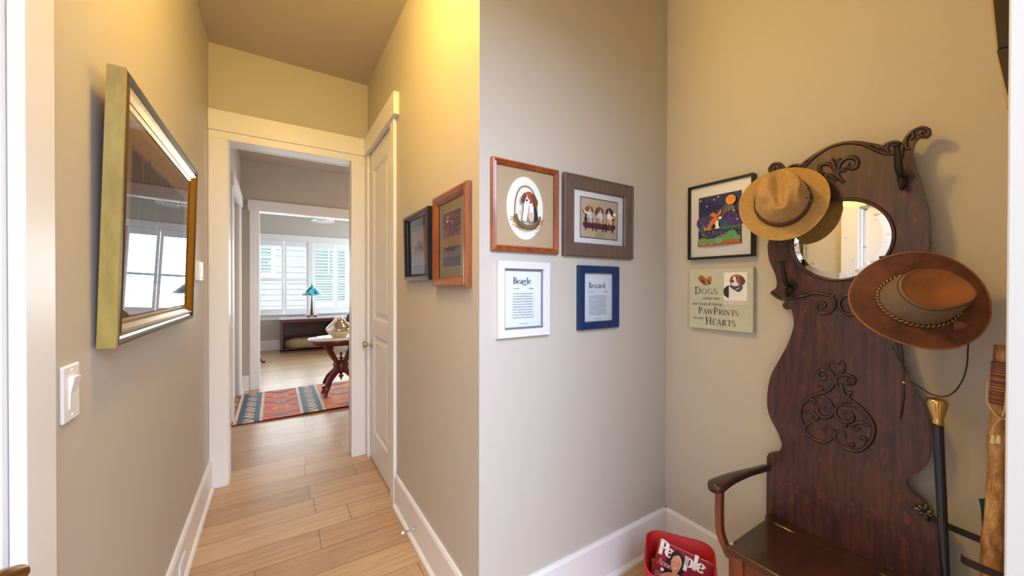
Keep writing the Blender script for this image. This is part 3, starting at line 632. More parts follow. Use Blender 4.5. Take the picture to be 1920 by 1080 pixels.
FP = [(0, 0), (0, -.016), (.003, -.020), (.008, -.021), (.012, -.017), (.017, -.019), (.021, -.015), (.024, -.008)]
t = frame('thin orange wood frame with an oval picture of a puppy in a basket', .322, .352, FP, wood('honey_orange_wood', (124, 58, 26), (168, 90, 42), 2, 16, 6, .28, .5), (.846, YB, 1.680), 0)
A = Art(); A.rect((196, 168, 132), -.14, -.155, .14, .155); A.ell((248, 242, 226), -.004, .0, .088, .125, 0, 48)
A.rib((120, 92, 66), smoothpath([(-.055, -.045), (-.05, .03), (-.03, .075), (0, .088), (.03, .075), (.05, .03), (.055, -.045)]), .007); A.rib((176, 142, 100), smoothpath([(-.055, -.045), (-.05, .03), (-.03, .075), (0, .088), (.03, .075), (.05, .03), (.055, -.045)]), .003)
for i in range(110):
    a = rnd.uniform(PI * .98, PI * 2.02); r = rnd.uniform(.7, 1.28); x, z = .062 * r * math.cos(a), -.04 + .042 * r * math.sin(a); dx = rnd.uniform(-.014, .014)
    A.rib(rnd.choice([(206, 160, 74), (186, 134, 56), (226, 190, 110), (150, 108, 58)]), [(x - dx, z - .003), (x + dx, z + .004)], .0018)
for i in range(24):
    x = rnd.uniform(-.05, .05); z = rnd.uniform(-.045, 0.0) if abs(x) > .025 else -.05; A.rib(rnd.choice([(214, 170, 84), (226, 184, 100)]), [(x, z), (x + rnd.uniform(-.01, .01), z + .013)], .0018)
A.rib((128, 98, 70), smoothpath([(-.058, -.03), (-.045, -.06), (0, -.075), (.045, -.06), (.058, -.03)]), .012); A.rib((90, 70, 52), smoothpath([(-.056, -.045), (-.04, -.072), (0, -.084), (.04, -.072), (.056, -.045)]), .004)
for i in range(16): x = -.05 + i * .0066; z = -.066 - .01 * math.cos(x * 28) + .012; A.rib((88, 66, 48), [(x, z - .008), (x + .004, z + .006)], .0016)
beagle(A, .000, .004, .118, (158, 82, 44))
A.squiggle_lines((120, 110, 98), .028, .056, -.100, .01, 1, .005, 4)
A.build('artwork', t, loc=(0, -.0062, 0))
t = frame('wide grey brown frame with a picture of three hounds on stools', .437, .354, [(0, 0), (0, -.020), (.003, -.024), (.008, -.024), (.010, -.021), (.056, -.019), (.060, -.014), (.062, -.008)],
          wood('grey_brown_wood', (92, 74, 66), (112, 92, 82), 2, 18, 8, .45, .1), (1.253, YB, 1.678), 0, tilt=math.radians(.3))
A = Art(); A.rect((238, 232, 226), -.165, -.125, .165, .125); A.rect((44, 36, 34), -.118, -.092, .122, .090); A.rect((206, 182, 150), -.114, -.088, .118, .086)
for k, x in enumerate((-.062, .0, .062)):
    A.blob((104, 50, 52), [(x - .034, -.022), (x + .034, -.022), (x + .03, -.045), (x - .03, -.045)]); A.rect((84, 38, 42), x - .026, -.058, x - .018, -.04); A.rect((84, 38, 42), x + .018, -.058, x + .026, -.04)
    beagle(A, x, .016, .078, [(196, 124, 62), (170, 98, 54), (60, 44, 40)][k], face=[-1, -1, 1][k], black=k != 1)
    A.rect((204, 150, 70), x - .018, -.02, x - .006, .0); A.rect((232, 208, 160), x - .018, 0, x - .006, .004); A.rect((190, 132, 60), x + .012, -.02, x + .022, -.002)
A.rect((190, 130, 60), .088, -.0, .1, .02); A.rect((246, 240, 228), .084, .02, .102, .034); A.ell((206, 150, 70), -.098, .03, .009, .007)
A.rib((240, 232, 224), [(-.07, .012), (-.098, .024)], .008); A.rib((240, 232, 224), [(.066, .012), (.086, .012)], .007)
for x in (-.018, 0, .018): A.rib((70, 48, 44), smoothpath([(x, -.055), (x + .006, -.07), (x - .002, -.082), (x - .01, -.074)]), .0016)
A.build('artwork', t, loc=(0, -.0062, 0))
t = frame('white frame with a text print headed Beagle', .248, .298, [(0, 0), (0, -.018), (.002, -.021), (.028, -.020), (.030, -.014), (.031, -.008)], plain('white_lacquer', (226, 224, 228), .35), (.835, YB, 1.318), 0)
A = Art(); A.rect((234, 236, 240), -.095, -.12, .095, .12)
for i, (x0, z0, x1, z1) in enumerate([(-.093, .110, .093, .118), (-.093, -.118, .093, -.110), (-.093, -.118, -.086, .118), (.086, -.118, .093, .118)]): A.rect((132, 130, 128), x0, z0, x1, z1)
A.serif((22, 22, 26), 'Beagle', -.050, .060, .026, T=.17, t=.05, track=1.04)
A.squiggle_lines((100, 100, 104), -.048, -.016, .040, .01, 1, .0048, 2); A.squiggle_lines((50, 50, 54), .026, .049, .040, .01, 1, .0052, 3)
A.squiggle_lines((96, 96, 100), -.052, .052, .020, .0105, 10, .0042, 5); A.squiggle_lines((110, 110, 114), -.022, .022, -.098, .01, 1, .003, 9)
A.build('artwork', t, loc=(0, -.0062, 0))
t = frame('navy blue frame with a text print headed Rescued', .252, .286, [(0, 0), (0, -.018), (.002, -.022), (.032, -.020), (.034, -.014), (.035, -.008)], plain('navy_lacquer', (18, 46, 92), .35), (1.247, YB, 1.319), 0)
A = Art(); A.rect((232, 234, 238), -.092, -.11, .092, .11)
A.serif((22, 22, 26), 'Rescued', -.058, .042, .0255, T=.16, t=.05, track=1.04)
A.squiggle_lines((100, 100, 104), -.058, -.016, .024, .01, 1, .0048, 2); A.squiggle_lines((50, 50, 54), .040, .060, .024, .01, 1, .0052, 3)
A.squiggle_lines((96, 96, 100), -.057, .057, .004, .0092, 10, .0040, 8); A.squiggle_lines((120, 120, 124), -.02, .02, -.099, .01, 1, .003, 9)
A.build('artwork', t, loc=(0, -.0062, 0))

# two on the hall tree wall
t = frame('thin black frame with a night painting of a dog under an orange moon', .300, .358, [(0, 0), (0, -.030), (.002, -.032), (.008, -.032), (.010, -.028), (.011, -.008)], M_BLACK, (XT, .942, 1.680), -PI / 2, glass_y=-.018)
A = Art(); A.rect((240, 240, 242), -.14, -.17, .14, .17)
X0, X1, Z0, Z1 = -.100, .098, -.118, .118
A.rect((38, 44, 110), X0, Z0, X1, Z1)
for i in range(10): A.rib([(60, 84, 140), (110, 110, 100), (190, 150, 70), (80, 100, 130), (150, 130, 90)][i % 5], [(.055, .075), (-.08 + i * .016, -.0 - .02 * (i % 3))], [.008, .020])
for i, (x, z, r, c) in enumerate([(-.08, -.005, .030, (92, 62, 140)), (-.045, -.03, .025, (110, 80, 150)), (.05, .0, .036, (72, 50, 128)), (.075, -.02, .03, (96, 66, 150)), (.02, -.025, .022, (60, 84, 160)), (-.075, -.03, .018, (60, 110, 170))]): A.ell(c, x, z, r, r)
for x, z, r in ((-.08, .0, .018), (.055, .005, .022)): A.rib((150, 110, 180), [(x + r * math.cos(a * .5) * (1 - a * .06), z + r * math.sin(a * .5) * (1 - a * .06)) for a in range(12)], .0025)
A.rect((92, 130, 84), X0, -.045, X1, -.034); A.rect((190, 160, 80), -.07, -.045, .0, -.037); A.rect((52, 66, 120), X0, -.085, X1, -.045)
for i in range(46): A.ell(rnd.choice([(130, 60, 120), (60, 110, 150), (190, 80, 90), (90, 140, 120), (110, 90, 170), (70, 50, 110)]), rnd.uniform(X0 + .006, X1 - .006), rnd.uniform(-.08, -.047), rnd.uniform(.003, .006), rnd.uniform(.003, .006), 0, 8)
A.rect((176, 92, 60), X0, Z0, X1, -.098); A.rect((120, 140, 84), X0, -.1, X1, -.085)
for i, (x, z, r) in enumerate([(-.075, -.096, .020), (-.035, -.102, .014), (.0, -.094, .017), (.028, -.082, .014), (.06, -.075, .022), (.085, -.088, .012)]):
    A.ell([(120, 160, 90), (90, 170, 120), (110, 180, 130)][i % 3], x, z, r, r * .9); A.rib((40, 90, 80), [(x + r * .7 * math.cos(a * .55) * (1 - a * .07), z + r * .7 * math.sin(a * .55) * (1 - a * .07)) for a in range(12)], .002)
A.ell((242, 160, 60), .055, .082, .022, .022); A.rib((214, 110, 40), [(.055 + .012 * math.cos(a * .55) * (1 - a * .07), .082 + .012 * math.sin(a * .55) * (1 - a * .07)) for a in range(12)], .002)
for x, z in ((-.055, .07), (-.02, .095), (-.085, .1), (.07, .03), (.0, .105), (.085, -.01)): A.ell((240, 236, 220), x, z, .0035, .0035, 0, 8)
A.blob((206, 120, 56), [(-.06, -.04), (-.045, -.02), (-.028, .006), (-.008, .012), (-.002, -.002), (-.014, -.022), (-.02, -.038), (-.04, -.046)]); A.blob((240, 236, 230), [(-.02, -.038), (-.012, -.012), (-.0, -.004), (.002, -.03), (.006, -.04)])
A.blob((30, 28, 34), [(-.034, -.036), (-.02, -.016), (-.012, -.03), (-.02, -.042)]); A.blob((226, 110, 60), [(-.038, .028), (-.022, .036), (-.012, .026), (-.004, .024), (.012, .044), (.016, .036), (.006, .02), (-.012, .012), (-.03, .018)]); A.ell((236, 232, 226), .008, .006, .008, .006); A.blob((226, 120, 60), [(-.062, -.042), (-.07, -.026), (-.066, -.026), (-.055, -.038)])
A.squiggle_lines((70, 70, 76), -.07, .06, -.128, .01, 1, .0042, 12)
A.build('artwork', t, loc=(0, -.0172, 0))
pl = thing('wall_plaque', 'pale sage plaque about dogs and paw prints beside the hall tree', 'sign', (XT, .938, 1.311), (0, 0, -PI / 2))
m = MB(); m.box(-.146, -.026, -.143, .146, 0, .143); m.build('board', plain('weathered_sage_board', (192, 196, 178), .7, vary=.06, bscale=25), pl, bevel=.002)
A = Art(); dkc = (52, 48, 46)
A.blob((160, 100, 50), [(-.066, .1), (-.082, .112), (-.098, .106), (-.098, .09), (-.066, .062), (-.05, .08)]); A.blob((184, 134, 74), [(-.058, .096), (-.046, .108), (-.034, .1), (-.034, .08), (-.05, .066), (-.062, .08)])
for x, z, r in ((-.08, .086, .008), (-.072, .078, .006), (-.05, .086, .006)): A.ell((110, 60, 40), x, z, r, r)
A.ell((30, 28, 30), -.045, .074, .006, .005)
A.rect((236, 238, 242), .0235, -.024, .122, .122); A.rect((206, 200, 200), .0235, -.024, .122, -.004)
A.blob((40, 42, 52), [(.024, .05), (.05, .062), (.05, .02), (.044, .006), (.024, .02)]); A.blob((236, 232, 230), [(.05, .062), (.1, .062), (.104, .03), (.096, -.004), (.09, .01), (.06, .012), (.056, -.002), (.046, -.002), (.046, .03)])
A.blob((150, 98, 70), [(.058, .106), (.08, .112), (.102, .104), (.112, .088), (.106, .066), (.092, .062), (.06, .064), (.048, .084)]); A.blob((100, 62, 50), [(.094, .104), (.112, .09), (.114, .076), (.1, .062), (.094, .08)]); A.blob((238, 228, 220), [(.066, .104), (.074, .1), (.078, .08), (.088, .066), (.07, .058), (.058, .07), (.06, .084)])
A.ell((24, 22, 26), .062, .082, .006, .005); A.ell((30, 22, 20), .058, .096, .003, .003); A.ell((30, 22, 20), .08, .096, .003, .003)
A.blob((48, 74, 112), [(.05, .066), (.07, .06), (.1, .062), (.104, .05), (.088, .034), (.07, .042), (.054, .054)]); A.rib((220, 226, 236), [(.074, .044), (.094, .054)], .003)
A.serif(dkc, 'DOGS', -.1185, .0225, .034, T=.12, t=.045, caps=.76, track=1.05, xs=1.30)
A.text((96, 94, 86), 'come into', -.080, -.003, .021, .32); A.text((96, 94, 86), 'our lives & leave...', -.131, -.031, .0215, .32)
x = A.serif(dkc, 'PAW', -.0986, -.072, .031, T=.12, t=.045, caps=.76, track=1.0, xs=1.16); A.serif(dkc, 'PRINTS', x + .001, -.072, .031, T=.12, t=.045, caps=.76, track=1.06, xs=1.16)
A.text((96, 94, 86), 'on our', -.125, -.098, .019, .32); A.serif(dkc, 'HEARTS', -.0634, -.1205, .034, T=.12, t=.045, caps=.76, track=1.05, xs=1.16)
A.build('lettering', pl, loc=(0, -.0262, 0))

# ================================================================ hall tree
CXM = -.012
def mirx(P): return [(2 * CXM - x, z) for x, z in P]
HT = thing('hall_tree', 'dark carved oak hall tree with a round mirror and lidded bench seat', 'hall tree', (1.69, .483, 0), (0, 0, -PI / 2))
lup = LEFT[13:]                                   # left contour above the ear
tops = TOP[:]; topm = [p for p in mirx(TOP) if p[0] < -.118]
outline = LEFT[:4] + smoothpath(LEFT[4:] + topm[::-1][1:] + tops + mirx(lup)[::-1][1:], 3) + [(.118, 1.275), (.120, 1.225)] + smoothpath(RLOW[:-1], 3) + [(.235, .50), (.222, .36)]
mc = (-.012, 1.536); MR = .142
hole = [(mc[0] + MR * math.cos(a * 2 * PI / 64), mc[1] + MR * math.sin(a * 2 * PI / 64)) for a in range(64)][::-1]
panel_curve('back_panel', [outline, hole], .022, .003, M_OAK, HT, .011)
m = MB()
m.tube([(mc[0] + (MR + .001) * math.cos(a * 2 * PI / 64), -.001, mc[1] + (MR + .001) * math.sin(a * 2 * PI / 64)) for a in range(64)], .0055, 8, closed=True); m.build('mirror_rim', M_CARVE, HT)
m = MB(); m.lathe([(0, -.004), (.118, -.004), (MR, -.0012), (MR, .004), (0, .004)], 64, smooth=False)
m.xform(Matrix.Translation((mc[0], .006, mc[1])) @ Matrix.Rotation(-PI / 2, 4, 'X')); m.build('mirror', M_MIRROR, HT)
def carving(name, paths, r, taper=True, y=-.001, mat=None):
    mm = MB()
    for p in paths:
        q = smoothpath([(x, y, z) for x, z in p], 5); n = len(q)
        R = [r * (.55 + .6 * math.sin(PI * min(1, max(0, i / (n - 1))))) if taper else r for i in range(n)]
        R[-1] = r * 1.15
        mm.tube(q, R, 8)
    return mm.build(name, mat or M_CARVE, HT)
carving('centre_carving', CENTER, .0060)
for p in (MID[0], mirx(MID[0])): carving('scroll_carving', [p], .0060, False)
for p in MID[1:] + [mirx(p) for p in MID[1:]]: carving('leaf_carving', [p], .0042)
carving('crest_carving', TOPC, .0066)
carving('top_moulding', [RAIL[0], mirx(RAIL[0])], .0055, False)
carving('ear_scroll', RAIL[1:], .0052, False); carving('ear_scroll', [mirx(p) for p in RAIL[1:]], .0052, False)
def hook(x, z, s=1):
    m = MB(); m.prism([(x + .016 * math.cos(t) * (1 + .3 * math.cos(2 * t)), z + .026 * math.sin(t)) for t in [2 * PI * i / 16 for i in range(16)]], 0, -.004)
    up = smoothpath([(x, -.002, z + .004), (x - .002 * s, -.022, z), (x - .004 * s, -.045, z + .018), (x - .004 * s, -.060, z + .05), (x - .004 * s, -.072, z + .088)], 5)
    m.tube(up, [.0055 + .0025 * math.sin(PI * i / (len(up) - 1)) for i in range(len(up))], 10, squash=1.3)
    m.tube([(x - .004 * s, -.072, z + .086), (x - .004 * s, -.0735, z + .092)], [.012, .011], 12)
    lo = smoothpath([(x, -.004, z - .008), (x, -.014, z - .030), (x, -.030, z - .040), (x, -.044, z - .030), (x, -.047, z - .012)], 5)
    m.tube(lo, [.0065] * len(lo), 10); m.tube([(x, -.047, z - .014), (x, -.047, z - .010)], [.009, .008], 10)
    m.build('coat_hook', M_IRON, HT)
for hx, hz in ((.155, 1.718), (-.179, 1.718), (-.152, 1.374), (.128, 1.374)): hook(hx, hz)
# seat
SX0, SX1, SF = -.217, .222, -.342
m = MB(); m.prism([(SX0 - .012, 0), (SX0 - .012, -.028), (SX0, -.034), (SX0, -.052), (SX1, -.052), (SX1, 0)], .428, .448, axis='z'); m.build('hinge_rail', M_OAKX, HT, bevel=.003)
m = MB(); m.prism([(SX0, -.055), (SX0, SF + .045), (SX0 + .012, SF + .04), (SX0 - .002, SF + .01), (SX0 - .004, SF), (SX1 + .004, SF), (SX1, SF + .05), (SX1, -.055)], .426, .450, axis='z'); m.build('seat_lid', M_OAKX, HT, bevel=.006, seg=3)
for x in (-.15, .15):
    m = MB(); m.tube([(x - .035, -.0535, .449), (x + .035, -.0535, .449)], .0028, 8); m.build('hinge', M_BRASS, HT)
bxw = wood('cherry_toned_front', (104, 48, 26), (134, 66, 36), 0, 9, 9, .3, .3)
m = MB(); m.box(SX0 + .012, SF + .022, .10, SX1 - .012, SF + .036, .425); m.box(SX0 + .008, SF + .03, .09, SX0 + .026, 0, .426); m.box(SX1 - .026, SF + .03, .09, SX1 - .008, 0, .426); m.box(SX0 + .02, -.02, .10, SX1 - .02, -.002, .42); m.box(SX0 + .02, SF + .03, .10, SX1 - .02, -.01, .115); m.build('seat_box', bxw, HT)
for x in (SX0 + .002, SX1 - .050):
    m = MB(); m.prism([(x + .004, .06), (x, .03), (x + .004, 0), (x + .044, 0), (x + .048, .03), (x + .046, .08), (x + .048, .425), (x, .425)], SF + .012, SF + .05); m.build('front_leg', M_OAKR, HT, bevel=.003)
for x in (SX0 + .004, SX1 - .04):
    m = MB(); m.box(x, -.04, 0, x + .036, -.003, .12); m.build('rear_leg', M_OAKR, HT, bevel=.003)
# arm and its post on the left
m = MB()
ar = smoothpath([(-.236, -.004, .632), (-.238, -.06, .637), (-.243, -.14, .644), (-.248, -.24, .650), (-.250, -.32, .650), (-.250, -.368, .646)], 5)
n = len(ar)
m2v = []
for i, p in enumerate(ar):
    t = i / (n - 1); wd = .015 + .016 * max(0, min(1, (t - .35) / .5)) - (.012 * max(0, (t - .9) / .1)); hd = .0115 + .004 * t
    m2v.append([(p[0] + wd * math.cos(a) * (1 if abs(math.cos(a)) > .5 else .9), p[1], p[2] + hd * (1 if math.sin(a) > 0 else -1) * abs(math.sin(a)) ** .6) for a in [2 * PI * j / 16 for j in range(16)]])
fs = []
for i in range(n - 1):
    for j in range(16): fs.append((i * 16 + j, i * 16 + (j + 1) % 16, (i + 1) * 16 + (j + 1) % 16, (i + 1) * 16 + j))
fs += [tuple(range(16)), tuple(range((n - 1) * 16, n * 16))]
m.add([p for r_ in m2v for p in r_], fs, 0, True); m.build('armrest', M_CARVE, HT)
m = MB()
ps = smoothpath([(-.252, .640), (-.254, .58), (-.254, .52), (-.252, .48), (-.244, .452), (-.228, .425), (-.214, .40)], 4)
pts = [(x - .0105, z) for x, z in ps] + [(x + .0125, z + .004) for x, z in ps[::-1]]
m.prism(pts, SF + .010, SF + .036); m.build('arm_post', M_OAKR, HT, bevel=.003)
# umbrella holder: iron rosette, hoop of strap iron
m = MB()
rc = (.205, .682)
for i in range(7):
    a = 2 * PI * i / 7 + .3; L_ = .030 if i % 2 else .022
    q = [(rc[0] + r * L_ * math.cos(a + .25 * r), -.004 - .012 * math.sin(r * 2.4), rc[1] + r * L_ * math.sin(a + .25 * r)) for r in (0, .35, .7, 1)]
    m.tube(q, [.004, .0065, .005, .0015], 8)
for i in range(4):
    a = 2 * PI * i / 4; m.tube([(rc[0] + .009 * math.cos(a), -.012, rc[1] + .009 * math.sin(a)), (rc[0] + .009 * math.cos(a), -.020, rc[1] + .009 * math.sin(a))], [.0055, .003], 8)
m.build('iron_rosette', plain('worn_pewter_iron', (104, 98, 92), .3, .9, .3, 90), HT)
def strap(mb, path, h=.019, t=.003):
    n = len(path); vs = []
    for i in range(n):
        a, b = Vector(path[max(i - 1, 0)]), Vector(path[min(i + 1, n - 1)]); d = (b - a); d.z = 0; d.normalize(); nn = Vector((-d.y, d.x, 0)) * t / 2
        p = Vector(path[i])
        for sx_, sz in ((1, -1), (1, 1), (-1, 1), (-1, -1)): vs.append(tuple(p + nn * sx_ + Vector((0, 0, sz * h / 2))))
    fs = []
    for i in range(n - 1):
        for j in range(4): fs.append((i * 4 + j, i * 4 + (j + 1) % 4, (i + 1) * 4 + (j + 1) % 4, (i + 1) * 4 + j))
    fs += [(0, 1, 2, 3), tuple(range(4 * n - 4, 4 * n))]; mb.add(vs, fs)
m = MB()
hp = [(.205, -.006, .672), (.235, -.022, .668), (.30, -.028, .664), (.40, -.030, .661), (.47, -.034, .660), (.50, -.06, .660), (.507, -.11, .660), (.50, -.165, .660), (.47, -.19, .660), (.40, -.196, .662), (.322, -.196, .664), (.302, -.190, .664), (.299, -.182, .664)]
strap(m, smoothpath(hp, 4)); m.build('umbrella_hoop', M_IRON, HT)
m = MB(); m.prism([(.17, -.02), (.17, -.19), (.20, -.21), (.49, -.21), (.51, -.19), (.51, -.03), (.49, -.01), (.20, -.01)], .02, .045, axis='z')
m.tube([(.20, -.02, .04), (.20, -.012, .12), (.205, -.006, .30)], .006, 8); m.build('drip_tray', M_IRON, HT)

# ================================================================ hats
def hat(name, label, cat, M, brim_r, brim_ry, crown_r, crown_ry, ch, style, bmat, cmat, tmat):
    root = bpy.data.objects.new(name, None); COL.objects.link(root); root.matrix_world = M; tag(root, label, cat, 'hats on the hall tree hooks'); root.empty_display_size = .05
    n = 72
    def cz(x, y):                                     # brim surface height: slight curl of the sides
        rr = math.hypot(x / brim_r, y / brim_ry); th = math.atan2(y, x)
        return (.020 if style == 'felt' else .026) * (rr ** 3) * (abs(math.sin(th)) ** 2) - (.008 if style == 'felt' else .012) * rr ** 3 * abs(math.cos(th)) ** 2 + (.003 * math.sin(3 * th + 1) * rr ** 2 if style != 'felt' else 0)
    b = MB(); vs = []; ts = [0, .1, .3, .5, .7, .86, .95, 1.0]
    for side in (1, -1):
        for t in (ts if side == 1 else ts[::-1]):
            for j in range(n):
                a = 2 * PI * j / n; rx = crown_r + (brim_r - crown_r) * t; ry = crown_ry + (brim_ry - crown_ry) * t
                x, y = rx * math.cos(a), ry * math.sin(a); vs.append((x, y, cz(x, y) + side * .0014))
    R = len(ts) * 2
    fs = [(i * n + j, i * n + (j + 1) % n, ((i + 1) % R) * n + (j + 1) % n, ((i + 1) % R) * n + j) for i in range(R) for j in range(n)]
    b.add(vs, fs, 0, True); b.build('brim', bmat, root)
    # crown: side wall then a dented top
    def cp(a, t):
        """t 0..1 up the side, 1..2 across the top to the centre"""
        ca, sa = math.cos(a), math.sin(a)
        if t <= 1:
            k = 1 - (.22 if style == 'felt' else .16) * t ** 1.3; rx, ry = crown_r * k, crown_ry * (k - .04 * t)
            h = ch * t
            if t > .8: rx *= 1 - .05 * ((t - .8) / .2) ** 2; ry *= 1 - .05 * ((t - .8) / .2) ** 2
        else:
            k = (.741 if style == 'felt' else .798) * (2 - t); rx, ry = crown_r * k, crown_ry * (k - .04 * (2 - t)); h = ch + .006 * math.sin((t - 1) * PI / 2)
        x, y = rx * ca, ry * sa
        # front (+x) lower than the back a little, pinched at the front sides
        fr_ = max(0, x / crown_r)
        tt = min(t, 1)
        if style == 'felt':
            y *= 1 - .50 * fr_ ** 1.5 * tt ** 1.6
            h += .012 * fr_ * tt
            ce = math.exp(-((y + 0) / .018) ** 2) * (1 / (1 + math.exp(-(x + .065) / .012))) * (1 / (1 + math.exp((x - .078) / .008)))
            h -= .034 * ce * (1 if t >= 1 else max(0, (t - .8) / .2))
            sd = math.exp(-((abs(y) - .040) / .018) ** 2) * math.exp(-((x - .052) / .026) ** 2)
            h -= .036 * sd * (1 if t >= 1 else max(0, (t - .55) / .45))
        else:
            y *= 1 - .42 * fr_ ** 1.6 * tt ** 1.5
            x *= 1 + .10 * fr_ * tt
            h -= .032 * math.exp(-(x * x / (crown_r * .62) ** 2 + y * y / (crown_ry * .48) ** 2)) * (1 if t > 1 else 0)
            h += .010 * fr_ * tt
        return (x, y, cz(x, y) * (1 - tt) + h + .002)
    c = MB(); ts = [0, .12, .25, .38, .5, .6, .7, .78, .85, .91, .96, 1.0, 1.04, 1.1, 1.2, 1.3, 1.42, 1.55, 1.68, 1.8, 1.9, 1.96]
    vs = [cp(2 * PI * j / n, t) for t in ts for j in range(n)] + [cp(0, 2.0)]
    K = len(ts); fs = []; mi = []
    for i in range(K - 1):
        for j in range(n): fs.append((i * n + j, i * n + (j + 1) % n, (i + 1) * n + (j + 1) % n, (i + 1) * n + j)); mi.append(0 if ts[i] < .93 else 1)
    for j in range(n): fs.append(((K - 1) * n + j, (K - 1) * n + (j + 1) % n, K * n)); mi.append(1)
    if tmat is None: c.add(vs, fs, 0, True); c.build('crown', cmat, root, subd=1)
    else:
        c.v = vs; sidef = [f for f, q in zip(fs, mi) if q == 0]; topf = [f for f, q in zip(fs, mi) if q == 1]
        c1 = MB(); c1.add(vs, sidef, 0, True); c1.build('crown_side', cmat, root)
        c2 = MB(); c2.add(vs, topf, 0, True); c2.build('crown_top', tmat, root)
    return root, cp, cz
def hatM(origin, axis, front):
    z = Vector(axis).normalized(); f = Vector(front); x = (f - z * f.dot(z)).normalized(); y = z.cross(x)
    M = Matrix((x, y, z)).transposed().to_4x4(); M.translation = Vector(origin); return M
def felt(name, a, b, sc_, rough=.85, bp=.3):
    m, N, L, P = newmat(name); v = tex(m); n1 = noise(m, v, sc_, 6, .65); L.new(ramp(m, n1, [(.3, srgb(a)), (.7, srgb(b))]), P.inputs['Base Color'])
    P.inputs['Roughness'].default_value = rough; P.inputs['Specular IOR Level'].default_value = .25; n2 = noise(m, v, 500, 3); bump(m, n2, bp, .001)
    P.inputs['Sheen Weight'].default_value = .2; return m
M_TAN = felt('tan_canvas_felt', (176, 136, 78), (198, 160, 98), 60)
M_LEATH = felt('oiled_brown_leather', (70, 42, 38), (128, 78, 56), 11, .55, .15)
M_SUEDE = felt('tan_suede_leather', (126, 78, 46), (158, 100, 60), 12, .7, .15)
m_, N_, L_, P_ = newmat('woven_taupe_mesh'); M_MESH = m_
vv = tex(m_, (1, 1, 1)); wv = N_.new('ShaderNodeTexWave'); wv.wave_type = 'BANDS'; wv.bands_direction = 'Z'; wv.inputs['Scale'].default_value = 160; wv.inputs['Distortion'].default_value = 1.2; wv.inputs['Detail Scale'].default_value = 4; L_.new(vv, wv.inputs[0])
L_.new(ramp(m_, wv.outputs[0], [(.2, srgb((104, 84, 66))), (.8, srgb((152, 130, 108)))]), P_.inputs['Base Color']); P_.inputs['Roughness'].default_value = .85
H1 = ((1.615, .638, 1.686), (-.90, -.25, .30), (.0, -.10, -1))
root1, cp1, cz1 = hat('hat', 'tan wide brimmed hat with a brown buckled band on the upper left hook', 'hat', hatM(*H1), .150, .138, .098, .086, .115, 'felt', M_TAN, M_TAN, None)
M_BAND = plain('brown_leather_band', (96, 66, 56), .5)
def on_crown(cp, a, t, off=.0018):
    p = Vector(cp(a, t)); r = math.hypot(p.x, p.y); return (p.x * (1 + off / r), p.y * (1 + off / r), p.z)
m = MB(); n = 72; vs = []
for t in (.04, .22):
    for off in (.0012, .0034):
        for j in range(n): vs.append(on_crown(cp1, 2 * PI * j / n, t, off))
fs = []
for (a, b) in ((0, 1), (1, 3), (3, 2), (2, 0)):
    for j in range(n): fs.append((a * n + j, a * n + (j + 1) % n, b * n + (j + 1) % n, b * n + j))
m.add(vs, fs, 0, True); band = m.build('hat_band', M_BAND, root1)
def patch(cp, a0, a1, t0, t1, o0, o1, mat, name, parent, k=6):
    m = MB(); vs = []
    for o in (o0, o1):
        for i in range(k + 1):
            a = a0 + (a1 - a0) * i / k
            for t in (t0, t1): vs.append(on_crown(cp, a, t, o))
    h = 2 * (k + 1); fs = []
    for i in range(k):
        fs += [(2 * i, 2 * i + 1, 2 * i + 3, 2 * i + 2), (h + 2 * i, h + 2 * i + 2, h + 2 * i + 3, h + 2 * i + 1), (2 * i, 2 * i + 2, h + 2 * i + 2, h + 2 * i), (2 * i + 1, h + 2 * i + 1, h + 2 * i + 3, 2 * i + 3)]
    fs += [(0, h, h + 1, 1), (2 * k, 2 * k + 1, h + 2 * k + 1, h + 2 * k)]
    m.add(vs, fs); return m.build(name, mat, parent)
SB = math.radians(82)      # buckle side
patch(cp1, SB - .13, SB + .13, .03, .24, .002, .0065, plain('dark_brown_leather_keeper', (70, 58, 50), .4), 'buckle', band)
patch(cp1, SB - .17, SB - .14, .03, .24, .002, .0062, plain('grey_band_stitch', (150, 140, 128), .6), 'stitched_edge', band); patch(cp1, SB + .14, SB + .17, .03, .24, .002, .0062, plain('grey_band_stitch', (150, 140, 128), .6), 'stitched_edge', band)
for a, t in ((SB + .22, .42), (SB - .18, .42), (-1.5, .42)):
    p = Vector(on_crown(cp1, a, t, .0006)); nrm = Vector((p.x, p.y, .02)).normalized(); q = MB(); q.lathe([(0, -.0006), (.0034, 0), (.0028, .0012), (.0016, .0006), (0, -.0004)], 14)
    q.xform(Matrix.Translation(p) @ nrm.to_track_quat('Z', 'Y').to_matrix().to_4x4()); q.build('eyelet', plain('dark_bronze_eyelet', (60, 44, 30), .4, .7), root1)
m = MB(); m.tube([(.1495 * math.cos(2 * PI * j / 72), .1375 * math.sin(2 * PI * j / 72), cz1(.1495 * math.cos(2 * PI * j / 72), .1375 * math.sin(2 * PI * j / 72))) for j in range(72)], .0019, 6, closed=True); m.build('brim_edge', felt('tan_edge_binding', (190, 150, 84), (208, 170, 104), 40), root1)

H2 = ((1.580, .281, 1.328), (-.85, -.48, .36), (.20, -1, -.16))
root2, cp2, cz2 = hat('hat', 'brown leather hat with a taupe mesh crown and a chin cord', 'hat', hatM(*H2), .147, .145, .083, .074, .108, 'outback', M_LEATH, M_MESH, M_SUEDE)
